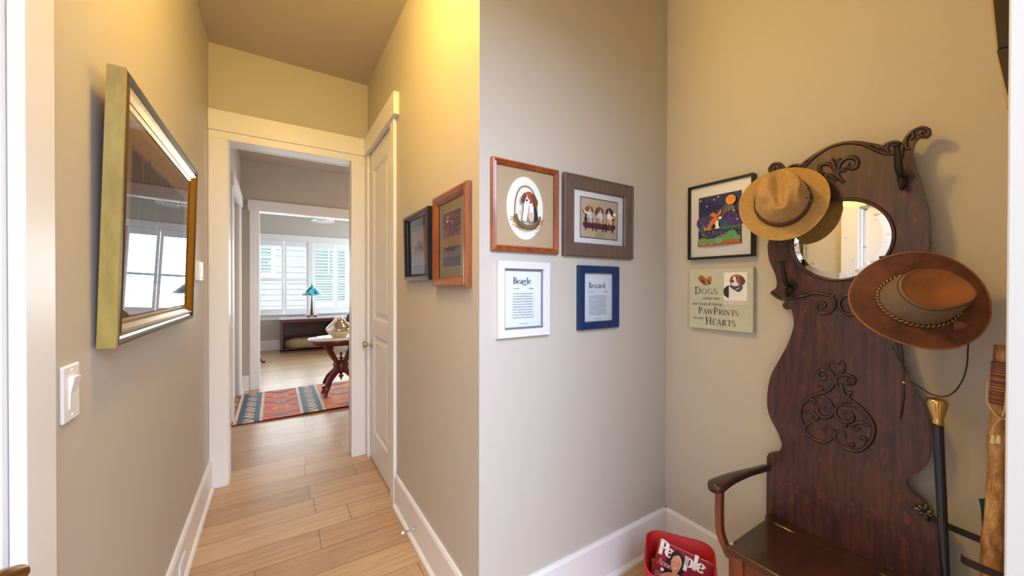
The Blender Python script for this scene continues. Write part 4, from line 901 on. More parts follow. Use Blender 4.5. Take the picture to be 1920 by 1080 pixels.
# braided cord round the crown base
m = MB()
for ph in (0, PI):
    P = []
    for j in range(240):
        a = 2 * PI * j / 240; b = Vector(on_crown(cp2, a, .03, .004)); u = 48 * a + ph; P.append((b.x + .0022 * math.cos(u) * math.cos(a), b.y + .0022 * math.cos(u) * math.sin(a), b.z + .003 + .0022 * math.sin(u)))
    m.tube(P, .0019, 6, mi=0 if ph == 0 else 1, closed=True)
m.build('braided_band', [plain('dark_braid', (66, 44, 26), .6), plain('straw_braid', (196, 160, 96), .6)], root2)
m = MB(); m.tube([(.1475 * math.cos(2 * PI * j / 90), .1455 * math.sin(2 * PI * j / 90), cz2(.1475 * math.cos(2 * PI * j / 90), .1455 * math.sin(2 * PI * j / 90))) for j in range(90)], .0026, 8, closed=True); m.build('brim_edge', felt('rust_leather_binding', (138, 82, 52), (168, 106, 68), 30, .5), root2)
m = MB()
for o in (.0,):
    m.tube([on_crown(cp2, 2 * PI * j / 90, .90, .0006) for j in range(90)], .0014, 6, closed=True)
m.build('seam_piping', M_MESH if False else plain('dark_seam', (84, 54, 36), .7), root2)
def tassel():
    m = MB(); a0 = -.52
    for i in range(9):
        a = a0 + .012 * i; p = Vector(on_crown(cp2, a0, .06, .006)); ang = a0 - .75 + i * .14
        e = (p.x + .026 * math.cos(ang), p.y + .026 * math.sin(ang), cz2(p.x * 1.3, p.y * 1.3) + .006)
        m.tube([tuple(p), ((p.x + e[0]) / 2, (p.y + e[1]) / 2, e[2] + .006), e], [.002, .0036, .003], 6)
    m.build('leather_tassel', M_SUEDE, root2)
tassel()
# chin cord (hangs under the brim in world space, expressed in the hat's frame)
Mi = hatM(*H2).inverted()
def back(p): return (p[0] + .055, p[1] * 1.035, 1.37 + (p[2] - 1.37) * 1.035)
def wl(P): return [tuple(Mi @ Vector(back(p))) for p in P]
m = MB()
m.tube(wl(smoothpath([(1.56, .180, 1.25), (1.56, .183, 1.20), (1.56, .184, 1.165), (1.56, .190, 1.125), (1.56, .205, 1.085), (1.56, .225, 1.066), (1.56, .250, 1.068), (1.56, .275, 1.085), (1.56, .293, 1.093), (1.56, .302, 1.090)], 5)), .0018, 8)
m.tube(wl(smoothpath([(1.56, .315, 1.25), (1.56, .306, 1.18), (1.56, .302, 1.12), (1.56, .302, 1.085)], 5)), .0018, 8)
m.build('chin_cord', plain('black_brown_cord', (44, 30, 28), .6), root2)
m = MB(); m.lathe([(0, -.005), (.0042, -.003), (.0048, 0), (.0042, .003), (0, .005)], 14); m.xform(Mi @ Matrix.Translation(back((1.56, .302, 1.088)))); m.build('cord_bead', M_BRASS, root2)
m = MB(); m.tube(wl([(1.56, .302, 1.085), (1.56, .303, 1.05), (1.561, .306, 1.00), (1.562, .308, .972)]), [.002, .0042, .0036, .001], 8); m.tube(wl([(1.56, .301, 1.085), (1.556, .304, 1.03), (1.556, .309, .985)]), [.002, .003, .001], 8); m.build('cord_tassel', plain('dark_leather_tassel', (64, 36, 34), .6), root2)

# ================================================================ cane and sticks in the umbrella hoop
def axis_root(name, label, cat, bottom, top):
    z = (Vector(top) - Vector(bottom)); L = z.length; q = z.normalized().to_track_quat('Z', 'X').to_matrix().to_4x4(); q.translation = Vector(bottom)
    o = bpy.data.objects.new(name, None); COL.objects.link(o); o.matrix_world = q; o.empty_display_size = .05; tag(o, label, cat, 'sticks and canes in the umbrella hoop'); return o, L
cn, L1 = axis_root('cane', 'black cane with a fluted brass knob standing in the umbrella hoop', 'cane', (1.600, .206, .046), (1.622, .247, 1.045))
m = MB(); m.lathe([(0, 0), (.008, 0), (.0095, .03), (.0098, .5), (.0118, L1 - .075), (.0118, L1 - .062), (0, L1 - .062)], 20); m.build('shaft', plain('black_lacquered_shaft', (26, 30, 54), .25, coat=.5), cn)
m = MB(); m.lathe([(0, L1 - .078), (.0128, L1 - .078), (.0128, L1 - .062), (.0108, L1 - .058), (.0135, L1 - .052), (.0190, L1 - .028), (.0222, L1 - .014), (.0226, L1 - .008), (.0205, L1 - .002), (.012, L1 + .003), (0, L1 + .0045)], 96, flute=lambda a, z: .035 * math.cos(22 * a) if L1 - .055 < z < L1 - .012 else 0); m.build('knob', M_BRASS, cn)
def barkmat(name, a, b, c):
    m, N, L, P = newmat(name); v = tex(m, (1, 1, .35)); n1 = noise(m, v, 34, 6, .7)
    col = ramp(m, n1, [(.32, srgb(a)), (.52, srgb(b)), (.70, srgb(c))])
    vo = N.new('ShaderNodeTexVoronoi'); vo.feature = 'DISTANCE_TO_EDGE'; vo.inputs['Scale'].default_value = 17; L.new(tex(m, (1, 1, .8)), vo.inputs['Vector'])
    e = ramp(m, vo.outputs[0], [(.0, (.35, .28, .2, 1)), (.045, (1, 1, 1, 1))]); col = mix(m, .3, col, e, 'MULTIPLY')
    L.new(col, P.inputs['Base Color']); P.inputs['Roughness'].default_value = .45; bump(m, n1, .4, .002); return m
M_BARK = barkmat('peeled_golden_bark', (104, 66, 36), (184, 136, 84), (226, 192, 140))
def stick(label, bottom, top, r0, r1, seed, mat):
    s, L = axis_root('walking_stick', label, 'walking stick', bottom, top); rnd = random.Random(seed); m = MB(); prof = []
    K = 60; vs = []; n = 24
    kn = [(rnd.uniform(0, 2 * PI), rnd.uniform(.05, .95) * L, rnd.uniform(.10, .2)) for _ in range(14)]
    for i in range(K + 1):
        z = L * i / K; r = r0 + (r1 - r0) * i / K; ox, oy = .003 * math.sin(z * 7 + seed), .003 * math.cos(z * 5 + seed)
        for j in range(n):
            a = 2 * PI * j / n; b = 1 + .03 * math.sin(3 * a + z * 9) + sum(q * math.exp(-((z - kz) / .022) ** 2) * max(0, math.cos(a - ka)) ** 3 for ka, kz, q in kn)
            vs.append((ox + r * b * math.cos(a), oy + r * b * math.sin(a), z))
    fs = [(i * n + j, i * n + (j + 1) % n, (i + 1) * n + (j + 1) % n, (i + 1) * n + j) for i in range(K) for j in range(n)] + [tuple(range(n)), tuple(range(K * n, K * n + n))]
    m.add(vs, fs, 0, True); m.build('shaft', mat, s); return s, L
s1, LS = stick('thick peeled wooden walking stick wrapped with striped cord in the umbrella hoop', (1.575, .160, .046), (1.625, .130, 1.215), .0195, .0150, 4, M_BARK)
m_, N_, L_, P_ = newmat('striped_wrapped_thread'); M_THREAD = m_
v_ = tex(m_); sp_ = N_.new('ShaderNodeSeparateXYZ'); L_.new(v_, sp_.inputs[0]); mt = N_.new('ShaderNodeMath'); mt.operation = 'MULTIPLY'; mt.inputs[1].default_value = 1; L_.new(sp_.outputs[2], mt.inputs[0])
cb_ = N_.new('ShaderNodeCombineXYZ'); L_.new(mt.outputs[0], cb_.inputs[2]); nz = noise(m_, cb_.outputs[0], 260, 2, .5)
L_.new(ramp(m_, nz, [(.30, srgb((44, 30, 50))), (.42, srgb((140, 60, 56))), (.50, srgb((78, 44, 60))), (.58, srgb((186, 150, 96))), (.66, srgb((150, 76, 50))), (.76, srgb((60, 40, 60)))]), P_.inputs['Base Color']); P_.inputs['Roughness'].default_value = .8
m = MB(); prof = []
for i in range(61): z = LS - .155 + .11 * i / 60; prof.append((.0190 + .0006 * math.cos(i * PI), z))
m.lathe([(0, LS - .155)] + prof + [(0, LS - .045)], 24); m.build('thread_wrap', M_THREAD, s1)
RW = plain('rawhide_lace', (206, 174, 128), .7)
m = MB(); th_ = math.radians(0)
def onst(a, r, z): return (r * math.cos(a), r * math.sin(a), z)
# the side of the stick that faces the camera, found from its frame
cdir = (s1.matrix_world.inverted().to_3x3() @ (Vector((0, 0, 1.1)) - Vector((1.6, .145, 1.1)))).normalized(); ca = math.atan2(cdir.y, cdir.x)
rt = (s1.matrix_world.inverted().to_3x3() @ Vector((0, -1, 0))); sgn = 1 if math.sin(math.atan2(rt.y, rt.x) - ca) > 0 else -1
m.tube(smoothpath([onst(ca + sgn * .35, .017, LS - .036), onst(ca + sgn * .45, .022, LS - .06), onst(ca + sgn * .35, .023, LS - .11), onst(ca + sgn * .3, .023, LS - .16), onst(ca + sgn * .15, .023, LS - .185)], 5), .0020, 8)
m.tube(smoothpath([onst(ca - sgn * 1.35, .0225, LS - .10), onst(ca - sgn * 1.3, .023, LS - .15), onst(ca - sgn * .5, .023, LS - .175), onst(ca + sgn * .1, .023, LS - .19), onst(ca + sgn * .6, .024, LS - .185), onst(ca + sgn * 1.1, .022, LS - .20)], 5), .0020, 8)
m.tube(smoothpath([onst(ca + sgn * .1, .024, LS - .188), onst(ca - sgn * .3, .025, LS - .21), onst(ca - sgn * .4, .025, LS - .235)], 5), .0018, 8)
m.build('rawhide_cord', RW, s1)
m = MB(); q0 = onst(ca - sgn * .35, .026, LS - .235); m.lathe([(0, 0), (.0036, -.002), (.0052, -.022), (.0048, -.023), (0, -.02)], 12, c=q0); q1 = onst(ca + sgn * .0, .026, LS - .232); m.lathe([(0, 0), (.0034, -.002), (.0050, -.022), (.0046, -.023), (0, -.02)], 12, c=q1); m.build('cord_tip', plain('cream_tip', (230, 216, 180), .6), s1)
s2, LS2 = stick('slender knobby walking stick half hidden behind the white doorway jamb', (1.668, .142, .046), (1.650, .128, 1.000), .0120, .0080, 9, barkmat('pale_brown_bark', (140, 104, 70), (178, 140, 100), (196, 160, 120)))
um, LU = axis_root('umbrella', 'furled dark green umbrella behind the walking sticks', 'umbrella', (1.690, .168, .046), (1.690, .146, .80))
m = MB(); m.lathe([(0, LU - .34), (.010, LU - .33), (.016, LU - .15), (.022, LU - .06), (.026, LU - .035), (.006, LU - .02), (0, LU - .02)], 28, flute=lambda a, z: .12 * math.cos(7 * a)); m.build('canopy', plain('bottle_green_fabric', (24, 66, 60), .7), um)
m = MB(); m.lathe([(0, 0), (.004, 0), (.004, LU - .03), (.007, LU - .028), (.007, LU), (0, LU)], 12); m.build('shaft', M_BLACK, um)

# dark boards hanging by the jamb, upper right
wb = thing('wall_rack', 'dark wooden rack of two boards hanging by the doorway jamb, upper right corner', 'wall rack', (XT, .098, 2.1), (0, 0, -PI / 2))
m = MB(); m.prism([(-.056, -.052), (-.075, .24), (.16, .24), (.16, -.052)], -.020, 0); m.build('upper_board', plain('near_black_wood', (42, 28, 28), .45), wb, bevel=.002)
m = MB(); m.prism([(-.034, -.222), (-.058, -.055), (.16, -.055), (.16, -.222)], -.024, 0); m.build('lower_board', plain('near_black_plum_wood', (50, 34, 42), .45), wb, bevel=.002)
m = MB(); m.prism([(-.041, -.222), (-.0605, -.052), (-.0795, .24), (-.0755, .24), (-.0565, -.052), (-.034, -.222)], -.012, 0); m.build('lit_edge_strip', plain('painted_lit_edge', (206, 176, 126), .6), wb)  # light catching the boards' left edge, painted as a pale strip

# ================================================================ magazine bin
th0 = -math.radians(56.5)
bn = thing('magazine_bin', 'red rounded magazine bin on the floor in the alcove corner', 'bin', (1.352, .882, 0), (0, 0, th0))
def rrect(w_, d_, r, n=7):
    P = []
    for (cx, cy, a0) in ((w_ / 2 - r, d_ / 2 - r, 0), (-w_ / 2 + r, d_ / 2 - r, 90), (-w_ / 2 + r, -d_ / 2 + r, 180), (w_ / 2 - r, -d_ / 2 + r, 270)):
        for i in range(n + 1): a = math.radians(a0 + 90 * i / n); P.append((cx + r * math.cos(a), cy + r * math.sin(a)))
    return P
BH = .315
lv = [(.205, .18, 0.003, .045), (.215, .19, 0, .05), (.235, .205, .1, .05), (.250, .215, .22, .055), (.258, .222, BH - .004, .058), (.254, .218, BH, .056), (.246, .210, BH - .004, .052), (.236, .2, .2, .048), (.215, .185, .05, .04), (.19, .165, .008, .035)]
vs = []; 
for (a, b, z, r) in lv:
    for (x, y) in rrect(a, b, r):
        zz = z - (.05 * max(0, (.02 - y) / .13) * (z / BH) ** 3); vs.append((x, y, zz))
n = 32; fs = [(i * n + j, i * n + (j + 1) % n, (i + 1) * n + (j + 1) % n, (i + 1) * n + j) for i in range(len(lv) - 1) for j in range(n)] + [tuple(range(n)), tuple(range((len(lv) - 1) * n, len(lv) * n))]
m = MB(); m.add(vs, fs, 0, True); m.build('tub', plain('red_suede_bin', (176, 20, 26), .6, vary=.12, bscale=30), bn)
def magazine(label, loc, rot, w_=.205, h_=.272, cover=None, t=.004):
    r = thing('magazine', label, 'magazine', loc, rot, 'magazines in the red bin')
    m = MB(); m.box(-w_ / 2, 0, 0, w_ / 2, t, h_); m.build('pages', plain('magazine_paper', (226, 222, 214), .6), r)
    A = Art(.0001); cover(A, w_, h_); A.build('cover', r); return r
def cover_people(A, w_, h_):
    red = (142, 24, 34); W2 = w_ / 2
    A.rect(red, -W2, 0, W2, h_)
    # woman in a strapless dress, hair behind
    A.blob((40, 22, 24), [(-.052, h_ - .030), (-.03, h_ - .014), (-.002, h_ - .028), (.006, h_ - .07), (.0, h_ - .12), (-.03, h_ - .17), (-.062, h_ - .14), (-.066, h_ - .08)])
    A.blob((214, 150, 110), [(-.028, h_ - .095), (.0, h_ - .095), (.055, h_ - .115), (.085, h_ - .20), (.07, h_ - .21), (.045, h_ - .16), (.04, h_ - .26), (-.06, h_ - .26), (-.055, h_ - .16), (-.075, h_ - .2), (-.085, h_ - .19), (-.066, h_ - .12)])
    A.blob((222, 158, 118), [(-.042, h_ - .042), (-.028, h_ - .028), (-.010, h_ - .036), (-.006, h_ - .062), (-.014, h_ - .09), (-.026, h_ - .098), (-.038, h_ - .082), (-.044, h_ - .06)])
    A.ell((50, 30, 28), -.033, h_ - .055, .0032, .0016); A.ell((50, 30, 28), -.017, h_ - .055, .0032, .0016); A.blob((240, 228, 220), [(-.034, h_ - .076), (-.025, h_ - .080), (-.016, h_ - .075), (-.025, h_ - .074)]); A.rib((176, 70, 64), smoothpath([(-.035, h_ - .075), (-.025, h_ - .083), (-.015, h_ - .074)]), .0018); A.rib((190, 126, 92), [(-.026, h_ - .056), (-.028, h_ - .068)], .0016)
    A.blob((30, 20, 26), [(-.045, h_ - .034), (-.028, h_ - .020), (-.006, h_ - .034), (-.01, h_ - .04), (-.028, h_ - .030), (-.042, h_ - .046)])
    A.blob((44, 34, 30), [(-.045, h_ - .185), (-.012, h_ - .175), (.03, h_ - .185), (.04, h_ - .27), (-.055, h_ - .27)])
    A.serif((244, 240, 236), 'Peo', -W2 + .004, h_ - .050, .056, T=.24, t=.09, track=.78); 
    A.blob((40, 22, 24), [(-.050, h_ - .030), (-.03, h_ - .010), (-.004, h_ - .022), (.004, h_ - .05), (-.004, h_ - .052), (-.010, h_ - .034), (-.028, h_ - .026), (-.042, h_ - .046), (-.048, h_ - .07)])
    A.blob((222, 158, 118), [(-.042, h_ - .042), (-.028, h_ - .028), (-.010, h_ - .036), (-.006, h_ - .062), (-.020, h_ - .064), (-.038, h_ - .064)])
    A.ell((50, 30, 28), -.033, h_ - .055, .0032, .0016); A.ell((50, 30, 28), -.017, h_ - .055, .0032, .0016)
    A.serif((244, 240, 236), 'ple', .000, h_ - .050, .056, T=.24, t=.09, track=.86)
    A.serif((240, 150, 170), 'Anne', -W2 + .010, h_ - .088, .024, T=.16, t=.06, track=.9); A.ell((240, 232, 220), -W2 + .034, h_ - .102, .007, .007)
    A.squiggle_lines((240, 220, 214), -W2 + .012, -.055, h_ - .120, .009, 3, .0045, 3); A.squiggle_lines((240, 210, 204), .05, W2 - .012, h_ - .075, .008, 4, .004, 6)
def cover_orange(A, w_, h_):
    A.rect((196, 104, 36), -w_ / 2, 0, w_ / 2, h_); A.ell((232, 168, 76), 0, h_ * .6, .05, .07); A.rect((244, 236, 220), -w_ / 2 + .01, h_ - .05, w_ / 2 - .01, h_ - .012)
def cover_mixed(A, w_, h_):
    A.rect((120, 26, 52), -w_ / 2, 0, w_ / 2, h_); A.serif((240, 236, 230), 'People', -w_ / 2 + .006, h_ - .052, .048, T=.24, t=.09, track=.72); A.rect((196, 150, 90), -.02, h_ - .12, .03, h_ - .06); A.rect((236, 230, 226), .035, h_ - .13, .09, h_ - .09); A.ell((200, 110, 150), .06, h_ - .075, .02, .012)
def in_bin(x, y, z, tilt, roll):
    """placement given in the bin's own frame"""
    p = Matrix.Rotation(th0, 4, 'Z') @ Vector((x, y, z)); return (1.352 + p.x, .882 + p.y, z), (tilt, roll, th0)
l_, r_ = in_bin(-.034, -.020, .044, math.radians(-12), math.radians(13)); magazine('magazine with a dark haired woman on its red cover in the bin', l_, r_, .205, .268, cover_people)
l_, r_ = in_bin(-.016, .020, .030, math.radians(-12), math.radians(8)); magazine('maroon magazine mostly hidden behind the front one in the red bin', l_, r_, .185, .25, cover_mixed)
l_, r_ = in_bin(-.020, .000, .020, math.radians(-12), math.radians(2))
magazine('orange covered magazine peeking out left of the front one in the bin', l_, r_, .185, .21, cover_orange)

# ================================================================ middle room: kilim rug, marble table, vase
RX0, RX1, RY0, RY1 = -.365, 2.10, 4.497, 5.70
rg = MB(); rg.box(RX0, RY0, .0005, RX1, RY1, .007)
A = Art(.00025)
def rug_art():
    H = RY1 - RY0
    R = lambda c, x0, x1, y0=0, y1=None: A.rect(c, x0, y0, x1, H if y1 is None else y1)
    red, org, cream, blue, dk = (176, 66, 50), (200, 88, 46), (214, 190, 154), (44, 82, 104), (58, 44, 56)
    R(red, RX0, RX1)
    def band(x):
        R(cream, x, x + .245); R(blue, x + .03, x + .075); R(blue, x + .17, x + .215)
        R((222, 206, 180), x + .075, x + .17)
        n = 11; d = H / n
        for i in range(n):
            A.face((70, 92, 104) if i % 2 else (150, 120, 108), [(x + .075, i * d), (x + .155, i * d + d * .5), (x + .075, i * d + d)])
            A.face(blue if i % 2 == 0 else (176, 96, 80), [(x + .17, i * d + d * .55), (x + .115, i * d + d), (x + .17, i * d + d * 1.4)] if i < n - 1 else [(x + .17, i * d + d * .4), (x + .13, i * d + d * .7), (x + .17, i * d + d)])
    def field(x0, x1, c):
        R(c, x0, x1); cx = (x0 + x1) / 2; rnd = random.Random(int(x0 * 100))
        for k in range(5):
            cy = H * (k + .5) / 5; w_ = (x1 - x0) * .30
            if k % 2 == 0:
                A.face((120, 80, 60), [(cx - w_, cy), (cx, cy - .07), (cx + w_, cy), (cx, cy + .07)]); A.face([(150, 130, 120), (186, 170, 150), (140, 96, 84)][k // 2], [(cx - w_ * .7, cy), (cx, cy - .048), (cx + w_ * .7, cy), (cx, cy + .048)]); A.face((90, 80, 84), [(cx - w_ * .3, cy), (cx, cy - .02), (cx + w_ * .3, cy), (cx, cy + .02)])
            else:
                A.face((226, 160, 80), [(cx - w_, cy), (cx - w_ * .5, cy - .04), (cx, cy), (cx + w_ * .5, cy - .04), (cx + w_, cy), (cx + w_ * .5, cy + .04), (cx, cy), (cx - w_ * .5, cy + .04)]); A.face((206, 110, 100), [(cx - w_ * .6, cy), (cx, cy - .05), (cx + w_ * .6, cy), (cx, cy + .05)])
            for sx_ in (-1, 1):
                xx = cx + sx_ * (x1 - x0) * .36; yy = cy + .06
                A.rect(dk, xx - .022, yy - .012, xx + .022, yy + .012); A.face(dk, [(xx - .05, yy), (xx - .03, yy - .012), (xx - .03, yy + .012)]); A.face(dk, [(xx + .05, yy), (xx + .03, yy - .012), (xx + .03, yy + .012)])
    field(RX0, RX0 + .01, red); band(-.352); field(-.107, .225, org); band(.225); field(.47, .95, (214, 116, 58)); band(.95); field(1.195, 1.60, red); band(1.60); field(1.845, RX1, org)
    R((44, 60, 80), RX0, RX1, 0, .008)
rug_art()
# lay the woven pattern flat on the rug
pat = MB(); pat.v = [(x, RY0 + z, .0072 - y * .5) for x, y, z in A.mb.v]; pat.f = A.mb.f; pat.m = A.mb.m; pat.sm = A.mb.sm
nm = len(A.mats); b0 = len(pat.v)
pat.v += rg.v; pat.f += [[i + b0 for i in f] for f in rg.f]; pat.m += [nm] * len(rg.f); pat.sm += rg.sm
tag(pat.build('kilim_rug', A.mats + [plain('rug_edge_wool', (120, 60, 50), .9)], normals=False), 'orange and red kilim rug with blue zigzag bands on the middle room floor', 'rug')

M_MAHO = wood('red_mahogany', (70, 14, 18), (112, 26, 28), 2, 10, 8, .22, .5)
TX, TY = .70, 5.10
tb = thing('parlour_table', 'oval marble topped parlour table with a carved red mahogany base', 'table', (TX, TY, .0085))
m = MB(); m.lathe([(0, .700), (.365, .700), (.372, .704), (.372, .716), (.364, .722), (0, .722)], 64, sx=1, sy=.68); m.build('marble_top', plain('white_marble', (236, 230, 220), .12, vary=.04, bscale=6), tb)
m = MB(); m.lathe([(0, .635), (.318, .635), (.330, .642), (.334, .66), (.350, .672), (.352, .690), (.345, .6995), (0, .6995)], 64, sx=1, sy=.68); m.build('apron', M_MAHO, tb)
for qx in (-1, 1):
    for qy in (-1, 1):
        def pr(P, th_=.022):
            mm = MB(); mm.prism(P, -th_, th_); a = math.atan2(qy * .60, qx * 1.0); mm.xform(Matrix.Rotation(a, 4, 'Z')); return mm
        P = smoothpath([(.235, .640), (.215, .60), (.165, .52), (.115, .445), (.085, .405), (.10, .37), (.085, .35), (.10, .32), (.13, .29), (.175, .245), (.205, .19), (.222, .155), (.215, .13), (.19, .135), (.205, .105), (.235, .10), (.225, .06), (.26, .0)], 4)
        Q = smoothpath([(.215, .0), (.195, .06), (.165, .12), (.14, .18), (.10, .225), (.055, .265), (.012, .29), (.012, .40), (.05, .44), (.105, .53), (.150, .60), (.170, .640)], 4)
        mm = pr(P + Q, .019); mm.tube([(0, 0, 0), (0, 0, .001)], .0001, 3) if False else None
        mm.build('leg', M_MAHO, tb, bevel=.006, seg=2)
m = MB(); m.lathe([(0, .40), (.05, .40), (.055, .41), (.02, .42), (.014, .445), (.035, .452), (.036, .458), (.012, .468), (.010, .495), (.018, .505), (.018, .513), (.006, .525), (0, .535)], 24); m.build('finial', M_MAHO, tb)
m = MB(); m.lathe([(0, .27), (.04, .275), (.045, .30), (.045, .39), (.03, .402), (0, .402)], 24); m.lathe([(0, .175), (.005, .18), (.012, .195), (.008, .205), (.030, .225), (.032, .232), (.014, .245), (.02, .27), (0, .272)], 24); m.build('hub', M_MAHO, tb)
m, N_, L_, P_ = newmat('mercury_glass'); M_MERC = m
P_.inputs['Metallic'].default_value = 1; P_.inputs['Roughness'].default_value = .07; P_.inputs['Base Color'].default_value = srgb((232, 218, 196))
vz = thing('vase', 'squat silver gold mercury glass vase on the marble table', 'vase', (.675, 5.06, .7315))
m = MB(); m.lathe([(0, 0), (.075, 0), (.085, .006), (.110, .035), (.145, .075), (.157, .098), (.150, .115), (.120, .150), (.085, .185), (.056, .215), (.045, .240), (.046, .246), (.040, .247), (.038, .238), (0, .20)], 64); m.build('body', M_MERC, vz)
m = MB(); m.lathe([(.040, .2465), (.046, .2465), (.048, .250), (.044, .253), (.039, .250)], 48); m.build('rim', M_MERC, vz)

# ================================================================ far room
M_WAL = wood('dark_walnut_red', (72, 30, 24), (104, 48, 36), 0, 8, 8, .35, .3)
cr = thing('dog_crate', 'dark wooden dog crate with wire bars and a top paled by window reflection', 'dog crate', (.57, 8.78, 0))
w2, dp, hh = .485, .56, .68
m = MB(); m.box(-w2, 0, 0, -w2 + .045, dp, hh); m.box(w2 - .045, 0, 0, w2, dp, hh); m.box(-w2, dp - .02, .02, w2, dp, hh); m.box(-w2, 0, .04, w2, dp, .075); m.box(-w2 + .045, 0, hh - .06, w2 - .045, .04, hh); m.box(-w2 + .045, 0, 0, w2 - .045, .04, .09); m.build('cabinet', M_WAL, cr, bevel=.003)
m = MB(); m.box(-w2 - .012, -.012, hh, w2 + .012, dp + .01, hh + .022); m.build('crate_top', plain('window_reflection_top', (214, 204, 200), .12), cr, bevel=.004)  # window reflection on the top put into its pale colour
for i in range(30):
    x = -w2 + .06 + i * (2 * w2 - .12) / 29; m = MB(); m.tube([(x, .02, .088), (x, .02, hh - .058)], .0022, 6); m.build('wire_bar', M_BLACK, cr)
m = MB(); m.tube([(-w2 + .045, .02, .36), (w2 - .045, .02, .36)], .003, 6); m.box(-.235, .004, .40, -.222, .012, .47); m.build('latch_rail', M_BLACK, cr)
m = MB(); P = []
m.lathe([(0, 0), (.40, 0), (.42, .03), (.42, .11), (.38, .16), (.25, .19), (0, .175)], 40, c=(0, .29, .076), sy=.58); tag(m.build('crate_cushion', plain('beige_cushion_fabric', (206, 180, 140), .85, vary=.12, bscale=12)), 'beige dog cushion lying inside the dark wooden crate', 'cushion').location = (.57, 8.78, 0)
# stained glass lamp
lp = thing('table_lamp', 'table lamp with a blue stained glass shade standing on the dog crate', 'lamp', (.665, 9.02, .7025))
m = MB(); m.lathe([(0, .026), (.120, .026), (.126, .032), (.122, .042), (.080, .046), (.052, .056), (.038, .075), (.030, .16), (.022, .26), (.019, .30), (.024, .31), (.014, .33), (.017, .37), (.010, .40), (.009, .52), (0, .53)], 28)
for a in range(4): m.lathe([(0, 0), (.016, 0), (.018, .012), (.012, .028), (0, .028)], 12, c=(.095 * math.cos(a * PI / 2 + .78), .095 * math.sin(a * PI / 2 + .78), 0))
m.build('lamp_base', plain('brown_bronze_base', (104, 66, 60), .35, .3), lp)
m_, N_, L_, P_ = newmat('blue_stained_glass'); vo = N_.new('ShaderNodeTexVoronoi'); vo.inputs['Scale'].default_value = 20; L_.new(tex(m_), vo.inputs['Vector'])
hs = N_.new('ShaderNodeSeparateColor'); L_.new(vo.outputs['Color'], hs.inputs[0])
cc = ramp(m_, hs.outputs[0], [(0, srgb((20, 84, 132))), (.35, srgb((30, 140, 170))), (.6, srgb((90, 206, 206))), (.8, srgb((70, 120, 160))), (1, srgb((180, 226, 226)))])
vo2 = N_.new('ShaderNodeTexVoronoi'); vo2.feature = 'DISTANCE_TO_EDGE'; vo2.inputs['Scale'].default_value = 20; L_.new(tex(m_), vo2.inputs['Vector'])
cc = mix(m_, 1.0, cc, ramp(m_, vo2.outputs[0], [(.03, (.05, .05, .06, 1)), (.06, (1, 1, 1, 1))]), 'MULTIPLY')
L_.new(cc, P_.inputs['Base Color']); L_.new(cc, P_.inputs['Emission Color']); P_.inputs['Emission Strength'].default_value = .45; P_.inputs['Roughness'].default_value = .2
m = MB(); m.lathe([(.012, .672), (.040, .662), (.075, .628), (.12, .575), (.18, .515), (.220, .482), (.228, .462), (.222, .462), (.176, .509), (.116, .569), (.072, .620), (.04, .654), (.012, .662)], 32); m.build('lamp_shade', m_, lp)
m = MB(); m.lathe([(0, .52), (.006, .52), (.006, .664), (.016, .672), (.012, .682), (.004, .686), (.007, .694), (.002, .712), (0, .716)], 16); m.build('finial', M_BLACK, lp)
# armchair, mostly behind the jamb
ac = thing('armchair', 'dark navy armchair in the far room cut off by the right door jamb', 'armchair', (1.72, 8.35, 0))
NV = plain('navy_leather', (28, 34, 52), .4)
m = MB(); P = smoothpath([(-.42, .10), (-.43, .55), (-.38, .80), (-.20, .93), (0, .97), (.20, .93), (.38, .80), (.43, .55), (.42, .10)], 4); m.prism(P, .25, .42); m.build('backrest', NV, ac, bevel=.04, seg=4)
m = MB(); m.box(-.33, -.36, .22, .33, .27, .44); m.build('seat', NV, ac, bevel=.05, seg=4)
for s in (-1, 1):
    m = MB(); m.box(s * .38 - .07, -.38, .10, s * .38 + .07, .30, .60); m.build('arm', NV, ac, bevel=.05, seg=4)
for sx_ in (-.36, .36):
    for sy_ in (-.32, .36): m = MB(); m.box(sx_ - .025, sy_ - .025, 0, sx_ + .025, sy_ + .025, .11); m.build('leg', M_WAL, ac)
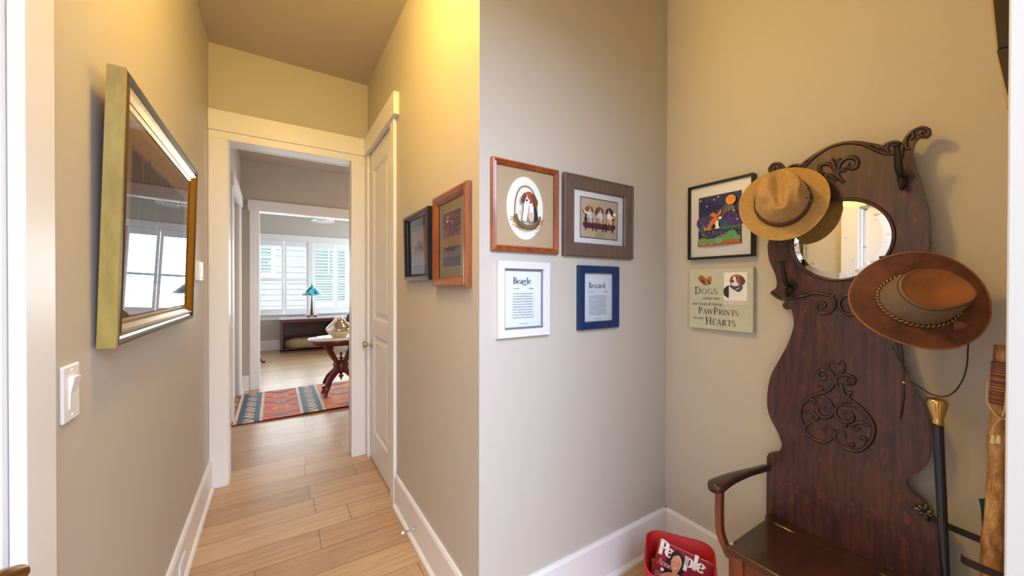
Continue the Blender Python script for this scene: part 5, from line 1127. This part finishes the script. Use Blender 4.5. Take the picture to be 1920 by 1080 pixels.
# black cast foot of a stand peeping past the far opening
st = thing('plant_stand', 'black cast iron stand foot peeping past the left side of the far opening', 'stand', (-.36, 7.93, 0))
m = MB(); m.tube([(0, 0, .10), (0, 0, .62)], .016, 12); m.build('pole', M_BLACK, st)
m = MB(); m.lathe([(0, .62), (.13, .62), (.14, .63), (.13, .64), (0, .64)], 32); m.build('top', M_BLACK, st)
for i in range(3):
    a = 2 * PI * i / 3; m = MB(); q = smoothpath([(0, 0, .13), (.06, 0, .14), (.12, 0, .10), (.16, 0, .03), (.19, 0, .012), (.205, 0, .03)], 4); m.tube([(x * math.cos(a), x * math.sin(a), z) for x, y, z in q], [.016] * 10 + [.014] * (len(q) - 10), 10); m.build('foot', M_BLACK, st)
# crystal ceiling light
cl = thing('chandelier', 'round crystal ceiling light hanging in the far room', 'chandelier', (.78, 8.0, ZC - .0))
m = MB(); m.lathe([(0, 0), (.07, 0), (.07, -.02), (.015, -.03), (.012, -.34), (0, -.34)], 24); m.build('stem', M_NICKEL, cl)
m = MB(); m.lathe([(.19, -.33), (.20, -.33), (.20, -.38), (.19, -.38)], 48); m.lathe([(.11, -.33), (.12, -.33), (.12, -.39), (.11, -.39)], 32)
for i in range(6): a = PI * i / 3; m.tube([(0, 0, -.33), (.19 * math.cos(a), .19 * math.sin(a), -.34)], .004, 6)
m.build('chrome_ring', M_NICKEL, cl)
cm = bpy.data.materials.new('lit_crystal'); cm.use_nodes = True; pb = cm.node_tree.nodes['Principled BSDF']; pb.inputs['Base Color'].default_value = (.9, .95, 1, 1); pb.inputs['Metallic'].default_value = .6; pb.inputs['Roughness'].default_value = .08; pb.inputs['Emission Color'].default_value = (.9, .96, 1, 1); pb.inputs['Emission Strength'].default_value = .12
m = MB()
for r_, k, z0 in ((.195, 34, -.39), (.115, 20, -.405), (.045, 8, -.41)):
    for i in range(k):
        a = 2 * PI * i / k; m.lathe([(0, .02), (.008, .008), (.009, 0), (0, -.022)], 6, c=(r_ * math.cos(a), r_ * math.sin(a), z0), smooth=False)
tag(m.build('crystal_drops', cm, cl), kind='stuff')
